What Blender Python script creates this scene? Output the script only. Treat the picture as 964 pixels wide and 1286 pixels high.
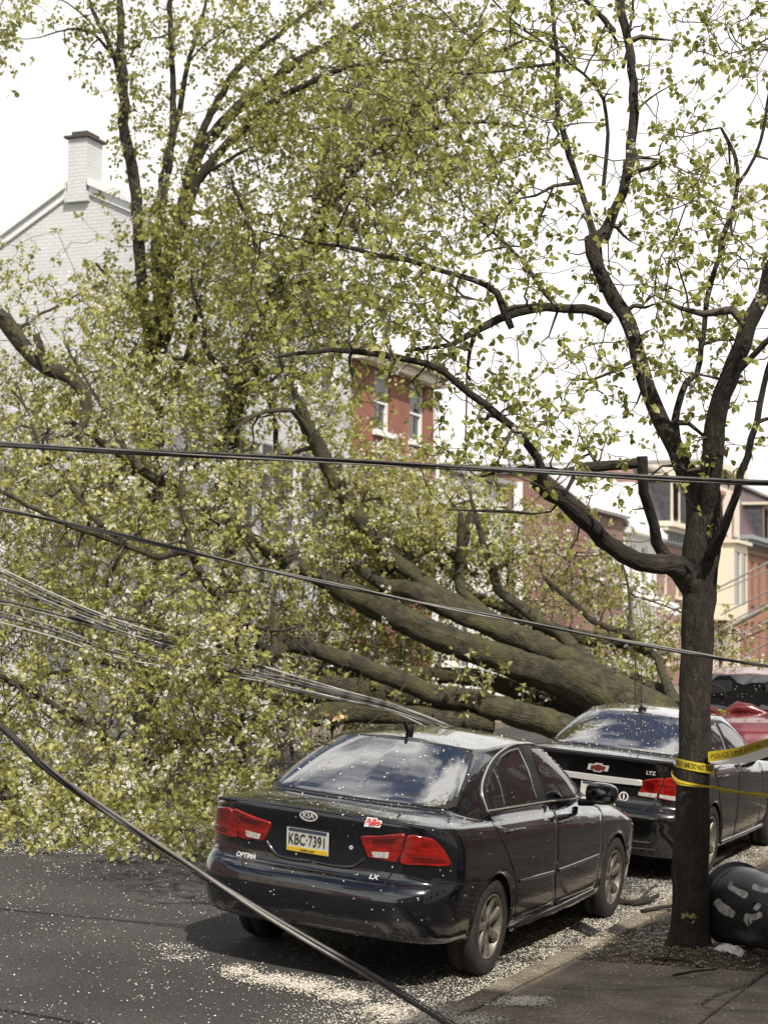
import bpy, bmesh, math, random
import numpy as np
from mathutils import Vector, Matrix, Euler
from mathutils.bvhtree import BVHTree
from mathutils.kdtree import KDTree
rng = np.random.default_rng(7); random.seed(7)
for o in list(bpy.data.objects): bpy.data.objects.remove(o)
S = bpy.context.scene
COL = S.collection
# ------------------------------------------------------------------ camera
CH, YAW, PIT, FPX, ROLL = 2.2234, .43, .0655, 2252.5, .01
c_, s_ = math.cos(YAW), math.sin(YAW); cp_, sp_ = math.cos(PIT), math.sin(PIT)
R0 = np.array([c_, s_, 0.]); FW = np.array([-s_*cp_, c_*cp_, sp_]); U0 = np.array([s_*sp_, -c_*sp_, cp_])
RT = R0*math.cos(ROLL)+U0*math.sin(ROLL); UP = -R0*math.sin(ROLL)+U0*math.cos(ROLL)
CAMP = np.array([0, 0, CH])
cam = bpy.data.cameras.new('camera'); camo = bpy.data.objects.new('camera', cam); COL.objects.link(camo)
camo.matrix_world = Matrix(((RT[0], UP[0], -FW[0], 0), (RT[1], UP[1], -FW[1], 0), (RT[2], UP[2], -FW[2], CH), (0, 0, 0, 1)))
cam.sensor_fit = 'HORIZONTAL'; cam.sensor_width = 36; cam.lens = FPX/964*36
cam.clip_start = .1; cam.clip_end = 3000
cam.dof.use_dof = True; cam.dof.focus_distance = 13.0; cam.dof.aperture_fstop = 4.5
S.camera = camo
def P(px, py, d): return CAMP+d*(FW+RT*((px-482)/FPX)+UP*((643-py)/FPX))      # a point of the place at depth d
def ray(px, py):
    r = FW+RT*((px-482)/FPX)+UP*((643-py)/FPX); return r/np.linalg.norm(r)
# ------------------------------------------------------------------ world and sun
SUN_DIR = Vector((.50, -.50, .80)).normalized()
W = bpy.data.worlds.new('World'); S.world = W; W.use_nodes = True
nt = W.node_tree; nt.nodes.clear(); N = nt.nodes.new; L = nt.links.new
sky = N('ShaderNodeTexSky'); sky.sky_type = 'NISHITA'; sky.sun_disc = False
sky.sun_elevation = math.asin(SUN_DIR.z); sky.sun_rotation = math.atan2(SUN_DIR.x, SUN_DIR.y)
sky.air_density = 1.0; sky.dust_density = 1.5
b1 = N('ShaderNodeBackground'); b1.inputs[1].default_value = .09; L(sky.outputs[0], b1.inputs[0])
b2 = N('ShaderNodeBackground'); b2.inputs[0].default_value = (1, .985, .95, 1); b2.inputs[1].default_value = 1.18
tc = N('ShaderNodeTexCoord'); sx = N('ShaderNodeSeparateXYZ'); L(tc.outputs['Generated'], sx.inputs[0])
zc = N('ShaderNodeMath'); zc.operation = 'MAXIMUM'; zc.inputs[1].default_value = .0; L(sx.outputs[2], zc.inputs[0])
za = N('ShaderNodeMath'); za.operation = 'ADD'; za.inputs[1].default_value = .35; L(zc.outputs[0], za.inputs[0])
dv = N('ShaderNodeVectorMath'); dv.operation = 'DIVIDE'; cx = N('ShaderNodeCombineXYZ')
for i in range(3): L(za.outputs[0], cx.inputs[i])
L(tc.outputs['Generated'], dv.inputs[0]); L(cx.outputs[0], dv.inputs[1])
nz = N('ShaderNodeTexNoise'); nz.inputs['Scale'].default_value = 2.3; nz.inputs['Detail'].default_value = 7; nz.inputs['Roughness'].default_value = .55
ofs = N('ShaderNodeVectorMath'); ofs.operation = 'ADD'; ofs.inputs[1].default_value = (7.3, 2.0, 1.0); L(dv.outputs[0], ofs.inputs[0]); L(ofs.outputs[0], nz.inputs['Vector'])
cr = N('ShaderNodeValToRGB'); cr.color_ramp.elements[0].position = .49; cr.color_ramp.elements[1].position = .58; L(nz.outputs[0], cr.inputs[0])
hz = N('ShaderNodeMapRange'); hz.inputs[1].default_value = .38; hz.inputs[2].default_value = .62; hz.inputs[3].default_value = 1; hz.inputs[4].default_value = 0
L(sx.outputs[2], hz.inputs[0])
mx = N('ShaderNodeMath'); mx.operation = 'MAXIMUM'; L(cr.outputs[0], mx.inputs[0]); L(hz.outputs[0], mx.inputs[1])
ms = N('ShaderNodeMixShader'); L(mx.outputs[0], ms.inputs[0]); L(b1.outputs[0], ms.inputs[1]); L(b2.outputs[0], ms.inputs[2])
wo = N('ShaderNodeOutputWorld'); L(ms.outputs[0], wo.inputs[0])
sl = bpy.data.lights.new('sun', 'SUN'); sl.energy = 5.0; sl.angle = math.radians(.6); sl.color = (1, .94, .85)
so = bpy.data.objects.new('sun', sl); COL.objects.link(so); so.rotation_euler = SUN_DIR.to_track_quat('Z', 'Y').to_euler(); so.location = (5, -5, 30)
S.view_settings.view_transform = 'Standard'; S.view_settings.look = 'None'; S.view_settings.exposure = .12; S.view_settings.gamma = 1
# ------------------------------------------------------------------ materials
def lk(t, a, b): t.links.new(a, b)
def mat(name, col, rough=.6, metal=0, var=None, vscale=6., vdet=4, bump=0, bscale=40., coat=0, ior=1.5, spec=None, stretch=None, ramp=(.35, .65)):
    m = bpy.data.materials.new(name); m.use_nodes = True; t = m.node_tree; p = t.nodes['Principled BSDF']
    p.inputs['Base Color'].default_value = (*col, 1); p.inputs['Roughness'].default_value = rough; p.inputs['Metallic'].default_value = metal
    p.inputs['IOR'].default_value = ior
    if coat: p.inputs['Coat IOR'].default_value = 1.7; p.inputs['Coat Weight'].default_value = coat; p.inputs['Coat Roughness'].default_value = .04
    if spec is not None: p.inputs['Specular IOR Level'].default_value = spec
    if var or bump:
        c = t.nodes.new('ShaderNodeTexCoord'); v = c.outputs['Object']
        if stretch:
            mp = t.nodes.new('ShaderNodeMapping'); mp.inputs['Scale'].default_value = stretch; lk(t, v, mp.inputs[0]); v = mp.outputs[0]
    if var:
        n = t.nodes.new('ShaderNodeTexNoise'); n.inputs['Scale'].default_value = vscale; n.inputs['Detail'].default_value = vdet; lk(t, v, n.inputs['Vector'])
        r = t.nodes.new('ShaderNodeValToRGB'); r.color_ramp.elements[0].position = ramp[0]; r.color_ramp.elements[1].position = ramp[1]
        r.color_ramp.elements[0].color = (*col, 1); r.color_ramp.elements[1].color = (*var, 1)
        lk(t, n.outputs[0], r.inputs[0]); lk(t, r.outputs[0], p.inputs['Base Color'])
    if bump:
        n2 = t.nodes.new('ShaderNodeTexNoise'); n2.inputs['Scale'].default_value = bscale; n2.inputs['Detail'].default_value = 5; lk(t, v, n2.inputs['Vector'])
        b = t.nodes.new('ShaderNodeBump'); b.inputs['Strength'].default_value = bump; b.inputs['Distance'].default_value = .02
        lk(t, n2.outputs[0], b.inputs['Height']); lk(t, b.outputs[0], p.inputs['Normal'])
    return m
def leafmat(name, ca, cb, trans=.45, cc=None):
    m = bpy.data.materials.new(name); m.use_nodes = True; t = m.node_tree; t.nodes.clear()
    at = t.nodes.new('ShaderNodeAttribute'); at.attribute_name = 'tint'
    r = t.nodes.new('ShaderNodeValToRGB'); r.color_ramp.elements[0].color = (*ca, 1); r.color_ramp.elements[1].color = (*cb, 1)
    if cc: e = r.color_ramp.elements.new(.5); e.color = (*cc, 1)
    lk(t, at.outputs['Fac'], r.inputs[0])
    d = t.nodes.new('ShaderNodeBsdfPrincipled'); d.inputs['Roughness'].default_value = .45; d.inputs['Specular IOR Level'].default_value = .35
    lk(t, r.outputs[0], d.inputs['Base Color'])
    tr = t.nodes.new('ShaderNodeBsdfTranslucent'); lk(t, r.outputs[0], tr.inputs[0])
    mi = t.nodes.new('ShaderNodeMixShader'); mi.inputs[0].default_value = trans
    lk(t, d.outputs[0], mi.inputs[1]); lk(t, tr.outputs[0], mi.inputs[2])
    o = t.nodes.new('ShaderNodeOutputMaterial'); lk(t, mi.outputs[0], o.inputs[0]); return m
def barkmat(name, col, var, moss=None):
    m = mat(name, col, .9, var=var, vscale=9, vdet=6, stretch=None)
    t = m.node_tree; p = t.nodes['Principled BSDF']
    u = t.nodes.new('ShaderNodeUVMap'); mp = t.nodes.new('ShaderNodeMapping'); mp.inputs['Scale'].default_value = (34, 10, 1); lk(t, u.outputs[0], mp.inputs[0])
    n = t.nodes.new('ShaderNodeTexNoise'); n.inputs['Scale'].default_value = 1; n.inputs['Detail'].default_value = 5; n.inputs['Distortion'].default_value = 1.1; n.inputs['Roughness'].default_value = .6; lk(t, mp.outputs[0], n.inputs['Vector'])
    b = t.nodes.new('ShaderNodeBump'); b.inputs['Strength'].default_value = 1; b.inputs['Distance'].default_value = .045; lk(t, n.outputs[0], b.inputs['Height']); lk(t, b.outputs[0], p.inputs['Normal'])
    # colour is multiplied darker where the bump noise is low
    r = [x for x in t.nodes if x.type == 'VALTORGB'][0]
    mm = t.nodes.new('ShaderNodeMix'); mm.data_type = 'RGBA'; mm.blend_type = 'MULTIPLY'; mm.inputs[0].default_value = .75
    r2 = t.nodes.new('ShaderNodeValToRGB'); r2.color_ramp.elements[0].position = .38; r2.color_ramp.elements[1].position = .6; r2.color_ramp.elements[0].color = (.3, .3, .3, 1)
    lk(t, n.outputs[0], r2.inputs[0]); lk(t, r.outputs[0], mm.inputs[6]); lk(t, r2.outputs[0], mm.inputs[7])
    out = mm.outputs[2]
    if moss:
        c = t.nodes.new('ShaderNodeTexCoord'); n3 = t.nodes.new('ShaderNodeTexNoise'); n3.inputs['Scale'].default_value = 3.2; n3.inputs['Detail'].default_value = 5; lk(t, c.outputs['Object'], n3.inputs['Vector'])
        r3 = t.nodes.new('ShaderNodeValToRGB'); r3.color_ramp.elements[0].position = .46; r3.color_ramp.elements[1].position = .74; lk(t, n3.outputs[0], r3.inputs[0])
        m4 = t.nodes.new('ShaderNodeMix'); m4.data_type = 'RGBA'; lk(t, r3.outputs[0], m4.inputs[0]); lk(t, out, m4.inputs[6]); m4.inputs[7].default_value = (*moss, 1); out = m4.outputs[2]
    lk(t, out, p.inputs['Base Color']); return m
def brickmat(name, c1, c2, mortar, scale=1., bump=.3, w=.22, h=.075, msz=.012):
    m = bpy.data.materials.new(name); m.use_nodes = True; t = m.node_tree; p = t.nodes['Principled BSDF']; p.inputs['Roughness'].default_value = .85
    u = t.nodes.new('ShaderNodeUVMap'); b = t.nodes.new('ShaderNodeTexBrick')
    b.inputs['Scale'].default_value = scale; b.inputs['Brick Width'].default_value = w; b.inputs['Row Height'].default_value = h; b.inputs['Mortar Size'].default_value = msz; b.inputs['Mortar Smooth'].default_value = .3
    b.inputs['Color1'].default_value = (*c1, 1); b.inputs['Color2'].default_value = (*c2, 1); b.inputs['Mortar'].default_value = (*mortar, 1)
    lk(t, u.outputs[0], b.inputs['Vector'])
    n = t.nodes.new('ShaderNodeTexNoise'); n.inputs['Scale'].default_value = .7; n.inputs['Detail'].default_value = 6; lk(t, u.outputs[0], n.inputs['Vector'])
    r = t.nodes.new('ShaderNodeMapRange'); r.inputs[3].default_value = .78; r.inputs[4].default_value = 1.15; lk(t, n.outputs[0], r.inputs[0])
    mm = t.nodes.new('ShaderNodeVectorMath'); mm.operation = 'SCALE'; lk(t, b.outputs[0], mm.inputs[0]); lk(t, r.outputs[0], mm.inputs['Scale']); lk(t, mm.outputs[0], p.inputs['Base Color'])
    bp = t.nodes.new('ShaderNodeBump'); bp.inputs['Strength'].default_value = bump; bp.inputs['Distance'].default_value = .01; bp.invert = True
    lk(t, b.outputs['Fac'], bp.inputs['Height']); lk(t, bp.outputs[0], p.inputs['Normal']); return m
M = {}
M['leaf_pear'] = leafmat('leaf_pear', (.16, .17, .035), (.64, .62, .23), .58, (.38, .40, .10))
M['leaf_fallen'] = leafmat('leaf_fallen', (.16, .165, .035), (.70, .66, .29), .5, (.42, .42, .12))
M['leaf_back'] = leafmat('leaf_back', (.13, .14, .03), (.52, .50, .17), .5, (.30, .30, .075))
M['blossom'] = leafmat('blossom', (.78, .76, .68), (.86, .84, .79), .35)
M['bark_pear'] = barkmat('bark_pear', (.028, .023, .017), (.058, .046, .033))
M['bark_fallen'] = barkmat('bark_fallen', (.040, .035, .020), (.098, .085, .048), (.088, .084, .030))
M['bark_back'] = barkmat('bark_back', (.035, .029, .021), (.065, .053, .038))
M['twig'] = mat('twig', (.045, .036, .027), .85, var=(.10, .08, .058), vscale=5)
M['wound'] = mat('broken_wood', (.55, .28, .12), .8, var=(.7, .5, .28), vscale=30)
M['asphalt'] = mat('asphalt', (.040, .038, .035), .85, var=(.063, .060, .054), vscale=.9, vdet=12, bump=.8, bscale=140, ramp=(.3, .7))
M['concrete'] = mat('concrete', (.165, .137, .10), .9, var=(.30, .25, .185), vscale=3.5, vdet=14, bump=.9, bscale=70)
M['kerb'] = mat('kerb_stone', (.13, .107, .077), .9, var=(.25, .21, .155), vscale=4, vdet=10, bump=.6, bscale=50)
M['dirt'] = mat('dirt', (.05, .037, .025), .95, var=(.12, .09, .06), vscale=14, vdet=10, bump=1, bscale=60)
M['petal'] = mat('petal', (.62, .56, .45), .8, var=(.82, .78, .69), vscale=25)
M['petal_brown'] = mat('petal_brown', (.30, .22, .13), .85, var=(.5, .40, .27), vscale=50)
M['paint_kia'] = mat('navy_black_paint', (.003, .004, .007), .16, coat=1, spec=.3, var=(.005, .0055, .008), vscale=3)
M['paint_cruze'] = mat('black_paint', (.004, .004, .004), .16, coat=1, spec=.3, var=(.007, .0065, .006), vscale=3)
M['paint_red'] = mat('red_paint', (.115, .005, .008), .3, coat=.8, var=(.15, .008, .012), vscale=2)
M['glass'] = mat('tinted_glass', (.008, .008, .009), .03, ior=1.9)
M['glass_rear'] = mat('rear_glass', (.024, .018, .014), .015, ior=5.0)
M['glass_win'] = mat('window_glass', (.03, .035, .04), .05, ior=1.6)
M['trim'] = mat('black_trim', (.012, .012, .012), .5)
M['seal'] = mat('seam_black', (.004, .004, .004), .7)  # plain near-black for panel gaps, wheel wells, floor pans and slab cracks
M['chrome'] = mat('chrome', (.65, .65, .64), .12, metal=1)
M['chrome_dull'] = mat('dull_trim', (.10, .10, .095), .25, metal=.6)
M['rubber'] = mat('tyre_rubber', (.014, .013, .012), .75, var=(.03, .027, .022), vscale=20)
M['alloy'] = mat('alloy', (.26, .24, .205), .42, metal=.6, var=(.17, .155, .13), vscale=25)
M['brake'] = mat('brake_dark', (.02, .018, .016), .6)
M['lamp_red'] = mat('red_lens', (.34, .010, .005), .08, coat=1, var=(.14, .004, .003), vscale=14, stretch=(1, 1, 3))
M['lamp_red2'] = mat('dark_red_lens', (.10, .003, .003), .08, coat=1)
M['lamp_clear'] = mat('clear_lens', (.55, .52, .48), .1, coat=1, var=(.35, .33, .30), vscale=60)
M['silver_trim'] = mat('silver_trim', (.45, .43, .39), .3, metal=.4)
M['silver'] = mat('silver_letter', (.62, .62, .60), .3, metal=.15)
M['badge_black'] = mat('badge_black', (.01, .01, .01), .2)
M['plate_white'] = mat('plate_white', (.46, .46, .42), .5, var=(.55, .55, .51), vscale=20)
M['plate_blue'] = mat('plate_blue', (.035, .05, .08), .5)
M['plate_yellow'] = mat('plate_yellow', (.62, .42, .03), .5)
M['ink'] = mat('ink', (.012, .012, .014), .6)
M['sticker_white'] = mat('sticker_white', (.78, .74, .72), .5)
M['sticker_red'] = mat('sticker_red', (.55, .02, .03), .5)
M['bowtie'] = mat('emblem_gold', (.22, .05, .03), .3, metal=.3)
M['seat'] = mat('dark_interior', (.01, .01, .01), .8)
M['cable'] = mat('cable_rubber', (.016, .015, .015), .42, var=(.05, .048, .045), vscale=9)
M['cable_pale'] = mat('pale_cable', (.36, .35, .33), .45, var=(.26, .25, .23), vscale=4)
M['cable_grey'] = mat('grey_cable', (.09, .085, .077), .4, var=(.19, .18, .16), vscale=7)
M['tape'] = mat('yellow_tape', (.60, .47, .03), .35, var=(.52, .41, .03), vscale=30)
M['tape_ink'] = mat('tape_ink', (.07, .06, .015), .4)
M['tape_back'] = mat('white_tape', (.7, .69, .64), .4)
M['bin'] = mat('bin_plastic', (.018, .018, .019), .32, var=(.028, .028, .028), vscale=4, bump=.15, bscale=90)
M['spray'] = mat('white_spray', (.50, .48, .43), .7, var=(.20, .19, .17), vscale=22)
M['white_brick'] = brickmat('white_brick', (.59, .595, .60), (.555, .56, .565), (.50, .505, .51), bump=.45)
M['white_stucco'] = mat('white_stucco', (.74, .73, .70), .85, var=(.68, .67, .64), vscale=1.5, vdet=8)
M['red_stucco'] = mat('red_stucco', (.225, .092, .062), .85, var=(.28, .118, .08), vscale=.9, vdet=8)
M['brick_dark'] = brickmat('dark_brick', (.16, .065, .045), (.24, .10, .07), (.30, .26, .22))
M['brick_pink'] = brickmat('pink_brick', (.34, .17, .15), (.29, .14, .12), (.3, .22, .2))
M['brick_orange'] = brickmat('orange_brick', (.36, .145, .10), (.31, .125, .085), (.30, .19, .14))
M['brick_own'] = brickmat('own_side_brick', (.26, .12, .08), (.20, .09, .06), (.3, .25, .2))
M['cream'] = mat('cream_stucco', (.70, .61, .53), .85, var=(.62, .54, .47), vscale=.8, vdet=8)
M['cream_trim'] = mat('cream_trim', (.66, .60, .47), .7)
M['trim_white'] = mat('white_trim', (.78, .78, .76), .6)
M['trim_grey'] = mat('grey_trim', (.25, .27, .29), .7)
M['trim_brown'] = mat('brown_trim', (.20, .14, .10), .7)
M['slate'] = mat('slate', (.045, .045, .05), .6, var=(.08, .08, .085), vscale=6)
M['slate_purple'] = mat('purple_slate', (.075, .045, .05), .6, var=(.12, .07, .08), vscale=1.2)
M['roof_grey'] = mat('roof_grey', (.25, .25, .25), .8, var=(.33, .33, .32), vscale=4)
M['roof_pale'] = mat('pale_roof', (.66, .67, .69), .6, var=(.70, .71, .72), vscale=3)
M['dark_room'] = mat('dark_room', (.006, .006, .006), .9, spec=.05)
M['blind'] = mat('blind', (.35, .36, .34), .8)
M['metal_cap'] = mat('rusty_cap', (.06, .05, .045), .7)
M['grass'] = mat('grass', (.06, .09, .02), .9, var=(.12, .15, .04), vscale=30)
M['plastic_bag'] = mat('plastic_bag', (.5, .48, .42), .35, var=(.2, .17, .13), vscale=25)
M['skyline'] = mat('far_brick', (.22, .15, .12), .9, var=(.3, .24, .2), vscale=.2)
def speckle(m, scale, lo, hi, p0=.35, p1=.7):
    t = m.node_tree; p = t.nodes['Principled BSDF']; src = p.inputs['Base Color'].links[0].from_socket
    c = t.nodes.new('ShaderNodeTexCoord'); n = t.nodes.new('ShaderNodeTexNoise'); n.inputs['Scale'].default_value = scale; n.inputs['Detail'].default_value = 3; lk(t, c.outputs['Object'], n.inputs['Vector'])
    r = t.nodes.new('ShaderNodeMapRange'); r.inputs[1].default_value = p0; r.inputs[2].default_value = p1; r.inputs[3].default_value = lo; r.inputs[4].default_value = hi; lk(t, n.outputs[0], r.inputs[0])
    v = t.nodes.new('ShaderNodeVectorMath'); v.operation = 'SCALE'; lk(t, src, v.inputs[0]); lk(t, r.outputs[0], v.inputs['Scale']); lk(t, v.outputs[0], p.inputs['Base Color'])
speckle(M['asphalt'], 75, .45, 1.75); speckle(M['asphalt'], .45, .78, 1.2); speckle(M['concrete'], 60, .6, 1.4); speckle(M['concrete'], 1.1, .75, 1.2); speckle(M['kerb'], 50, .6, 1.4); speckle(M['dirt'], 45, .4, 1.7)
speckle(M['white_brick'], .5, .93, 1.04) if False else None
# ------------------------------------------------------------------ mesh helpers
def empty(name, loc=(0, 0, 0), label=None, cat=None, group=None, kind=None, rot=None):
    o = bpy.data.objects.new(name, None); COL.objects.link(o); o.location = loc; o.empty_display_size = .2
    if rot is not None: o.rotation_euler = rot
    tag(o, label, cat, group, kind); return o
def tag(o, label=None, cat=None, group=None, kind=None):
    if label: o['label'] = label
    if cat: o['category'] = cat
    if group: o['group'] = group
    if kind: o['kind'] = kind
    return o
def meshnp(name, V, FS, m, parent=None, smooth=True, uv=None, tint=None, kind=None, mats=None, midx=None):
    """V (n,3); FS list of (k,3)/(k,4) arrays; uv per vertex; tint per vertex"""
    me = bpy.data.meshes.new(name); V = np.asarray(V, float); me.vertices.add(len(V)); me.vertices.foreach_set('co', V.ravel())
    li = np.concatenate([np.asarray(f).ravel() for f in FS if len(f)]).astype(np.int32)
    sz = np.concatenate([np.full(len(f), np.asarray(f).shape[1]) for f in FS if len(f)]).astype(np.int32)
    st = np.concatenate([[0], np.cumsum(sz)[:-1]]).astype(np.int32)
    me.loops.add(len(li)); me.loops.foreach_set('vertex_index', li); me.polygons.add(len(sz)); me.polygons.foreach_set('loop_start', st)
    try: me.polygons.foreach_set('loop_total', sz)
    except Exception: pass
    if smooth is not None: me.polygons.foreach_set('use_smooth', np.full(len(sz), bool(smooth)))
    if mats:
        for x in mats: me.materials.append(x)
        me.polygons.foreach_set('material_index', np.asarray(midx, np.int32))
    else: me.materials.append(m)
    if uv is not None:
        l = me.uv_layers.new(name='UVMap'); l.data.foreach_set('uv', np.asarray(uv, float)[li].ravel())
    if tint is not None:
        a = me.attributes.new('tint', 'FLOAT', 'POINT'); a.data.foreach_set('value', np.asarray(tint, float))
    me.update(calc_edges=True); me.validate()
    o = bpy.data.objects.new(name, me); COL.objects.link(o)
    if parent: o.parent = parent
    if kind: o['kind'] = kind
    return o
class MB:
    def __init__(s): s.V = []; s.F3 = []; s.F4 = []; s.n = 0; s.uv = []
    def add(s, V, F, uv=None):
        V = np.asarray(V, float); F = np.asarray(F)
        (s.F3 if F.shape[1] == 3 else s.F4).append(F+s.n); s.V.append(V); s.uv.append(np.zeros((len(V), 2)) if uv is None else uv); s.n += len(V)
    def box(s, c, d, rot=None):
        """box centre c, full size d; own uv per face in metres"""
        c = np.array(c, float); h = np.array(d, float)/2
        for ax in range(3):
            for sg in (-1, 1):
                a, b = [(1, 2), (0, 2), (0, 1)][ax]
                q = []; uv = []
                for (i, j) in ((-1, -1), (1, -1), (1, 1), (-1, 1)):
                    v = np.zeros(3); v[ax] = sg*h[ax]; v[a] = i*h[a]; v[b] = j*h[b]; q.append(v); uv.append(((v+c)[a], (v+c)[b]))
                if (sg > 0) == (ax == 1): q = q[::-1]; uv = uv[::-1]
                q = np.array(q)
                if rot is not None: q = q@np.array(rot).T
                s.add(q+c, [[0, 1, 2, 3]], np.array(uv))
        return s
    def tube(s, pts, r, seg=8, cap=True, noise=0):
        V, F, uv = tubegeo(pts, r, seg, noise); s.add(V, F, uv)
        if cap:
            for (k, rev) in ((0, True), (len(pts)-1, False)):
                ring = V[k*(seg+1):k*(seg+1)+seg]; c = ring.mean(0)[None]
                f = [[i, (i+1) % seg, seg] for i in range(seg)]
                if rev: f = [x[::-1] for x in f]
                s.add(np.vstack([ring, c]), f)
        return s
    def prism(s, poly, z0, z1):
        """poly list of (x,y) ccw extruded in z"""
        n = len(poly); A = np.array([(x, y, z0) for x, y in poly]); B = np.array([(x, y, z1) for x, y in poly])
        s.add(np.vstack([A, B]), [[i, (i+1) % n, n+(i+1) % n, n+i] for i in range(n)])
        s.add(np.vstack([B, B.mean(0)[None]]), [[i, (i+1) % n, n] for i in range(n)])
        s.add(np.vstack([A, A.mean(0)[None]]), [[(i+1) % n, i, n] for i in range(n)])
        return s
    def lathe(s, prof, axis='x', seg=32, c=(0, 0, 0)):
        """prof list (a, r): a along axis"""
        V = []
        for k in range(seg):
            t = 2*math.pi*k/seg
            for (a, r) in prof:
                v = (a, r*math.cos(t), r*math.sin(t)) if axis == 'x' else (r*math.cos(t), r*math.sin(t), a)
                V.append(v)
        n = len(prof); F = []
        for k in range(seg):
            for i in range(n-1):
                a = k*n+i; b = ((k+1) % seg)*n+i; F.append([a, b, b+1, a+1] if axis != 'x' else [a, a+1, b+1, b][::-1])
        s.add(np.array(V)+np.array(c), F); return s
    def build(s, name, m, parent=None, smooth=False, kind=None, xf=None):
        V = np.vstack(s.V)
        if xf is not None: V = xf(V)
        return meshnp(name, V, [np.vstack(f) for f in (s.F3, s.F4) if f], m, parent, smooth, np.vstack(s.uv), kind=kind)
def catmull(pts, n):
    """pts (k,d) -> n points, chord-length parameter"""
    p = np.asarray(pts, float)
    if len(p) == 2:
        t = np.linspace(0, 1, n)[:, None]; return p[0]*(1-t)+p[1]*t
    d = np.maximum(np.linalg.norm(np.diff(p[:, :3], axis=0), axis=1), 1e-6)**.5; T = np.concatenate([[0], np.cumsum(d)])
    m = np.zeros_like(p); dl = np.diff(p, axis=0)/d[:, None]
    m[1:-1] = (dl[:-1]*d[1:, None]+dl[1:]*d[:-1, None])/(d[1:]+d[:-1])[:, None]; m[0] = dl[0]; m[-1] = dl[-1]
    L_ = np.concatenate([[0], np.cumsum(np.linalg.norm(np.diff(p[:, :3], axis=0), axis=1))]); t = np.interp(np.linspace(0, L_[-1], n), L_, T)
    i = np.clip(np.searchsorted(T, t, 'right')-1, 0, len(p)-2); u = ((t-T[i])/d[i])[:, None]; h = d[i][:, None]
    return (2*u**3-3*u**2+1)*p[i]+(u**3-2*u**2+u)*h*m[i]+(-2*u**3+3*u**2)*p[i+1]+(u**3-u**2)*h*m[i+1]
def tubegeo(pts, r, seg=8, noise=0):
    p = np.asarray(pts, float); n = len(p); r = np.broadcast_to(np.asarray(r, float), (n,)).copy()
    t = np.gradient(p, axis=0); t /= np.maximum(np.linalg.norm(t, axis=1), 1e-9)[:, None]
    a = np.array([0, 0, 1.]) if abs(t[0, 2]) < .9 else np.array([1., 0, 0])
    N_ = np.zeros((n, 3)); v = a-t[0]*(a@t[0]); v /= np.linalg.norm(v); N_[0] = v
    for i in range(1, n):
        v = N_[i-1]-t[i]*(N_[i-1]@t[i]); v /= max(np.linalg.norm(v), 1e-9); N_[i] = v
    B = np.cross(t, N_); th = np.linspace(0, 2*np.pi, seg+1)
    rr = np.repeat(r[:, None], seg+1, 1)
    if noise:
        k = rng.normal(size=(n, seg)); k = (k+np.roll(k, 1, 0)+np.roll(k, 1, 1))/1.8
        lob = np.cos(th[None, :-1]*3+rng.uniform(0, 6)+np.arange(n)[:, None]*.05)*.6
        k = np.hstack([k+lob, (k+lob)[:, :1]]); rr = rr*(1+noise*k)
    V = p[:, None]+N_[:, None]*(rr*np.cos(th))[..., None]+B[:, None]*(rr*np.sin(th))[..., None]
    i, j = np.meshgrid(np.arange(n-1), np.arange(seg), indexing='ij'); a = (i*(seg+1)+j).ravel(); w = seg+1
    F = np.stack([a, a+1, a+w+1, a+w], 1)
    Ls = np.concatenate([[0], np.cumsum(np.linalg.norm(np.diff(p, axis=0), axis=1))])
    uv = np.stack([np.tile(th/6.2832*r.mean()*6.28*1.0, (n, 1)), np.tile(Ls[:, None], (1, seg+1))], -1).reshape(-1, 2)
    return V.reshape(-1, 3), F, uv
# ------------------------------------------------------------------ terrain: road, kerb, pavement
KX = -4.10                 # kerb line
def road_z(x):
    x = np.asarray(x, float)
    xs = [-60, -14.6, -12, -10, -8.6, -7.2, -5.27, -4.1, 60]; zs = [.0, .02, .20, .27, .255, .153, 0, -.093, -.093]
    return np.interp(x, xs, zs)
def walk_z(x): return np.interp(x, [KX, -2.5, 3, 60], [.015, .05, .16, .3])
def ground_z(x): return np.where(np.asarray(x) > KX, walk_z(x), road_z(x))
def sheet(name, xs, ys, zf, m, **k):
    X, Y = np.meshgrid(xs, ys, indexing='ij'); Z = zf(X, Y); V = np.stack([X, Y, Z], -1).reshape(-1, 3); ny = len(ys)
    i, j = np.meshgrid(np.arange(len(xs)-1), np.arange(ny-1), indexing='ij'); a = (i*ny+j).ravel()
    return meshnp(name, V, [np.stack([a, a+ny, a+ny+1, a+1], 1)], m, uv=V[:, :2], **k)
g = sheet('ground', np.array([-900, -400, -100, -60, -30, 0, 30, 60, 100, 400, 900.]), np.array([-900, -300, -100, 0, 100, 300, 1500.]), lambda X, Y: X*0-.55, M['dirt'], kind='structure')
rd = sheet('road', np.concatenate([np.linspace(-14.6, KX+.05, 60)]), np.linspace(-80, 260, 200), lambda X, Y: road_z(X)+.004*np.sin(Y*.9+X)*np.cos(X*1.7), M['asphalt'], kind='structure')
# far pavement
mb = MB(); mb.box((-17.0, 90, -.02), (4.6, 340, .3)); fp = mb.build('far_pavement', M['concrete'], kind='structure')
mb = MB(); mb.box((-60, 90, -.3), (81.2, 340, .5)); mb.build('yard_ground', M['grass'], kind='structure')
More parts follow.
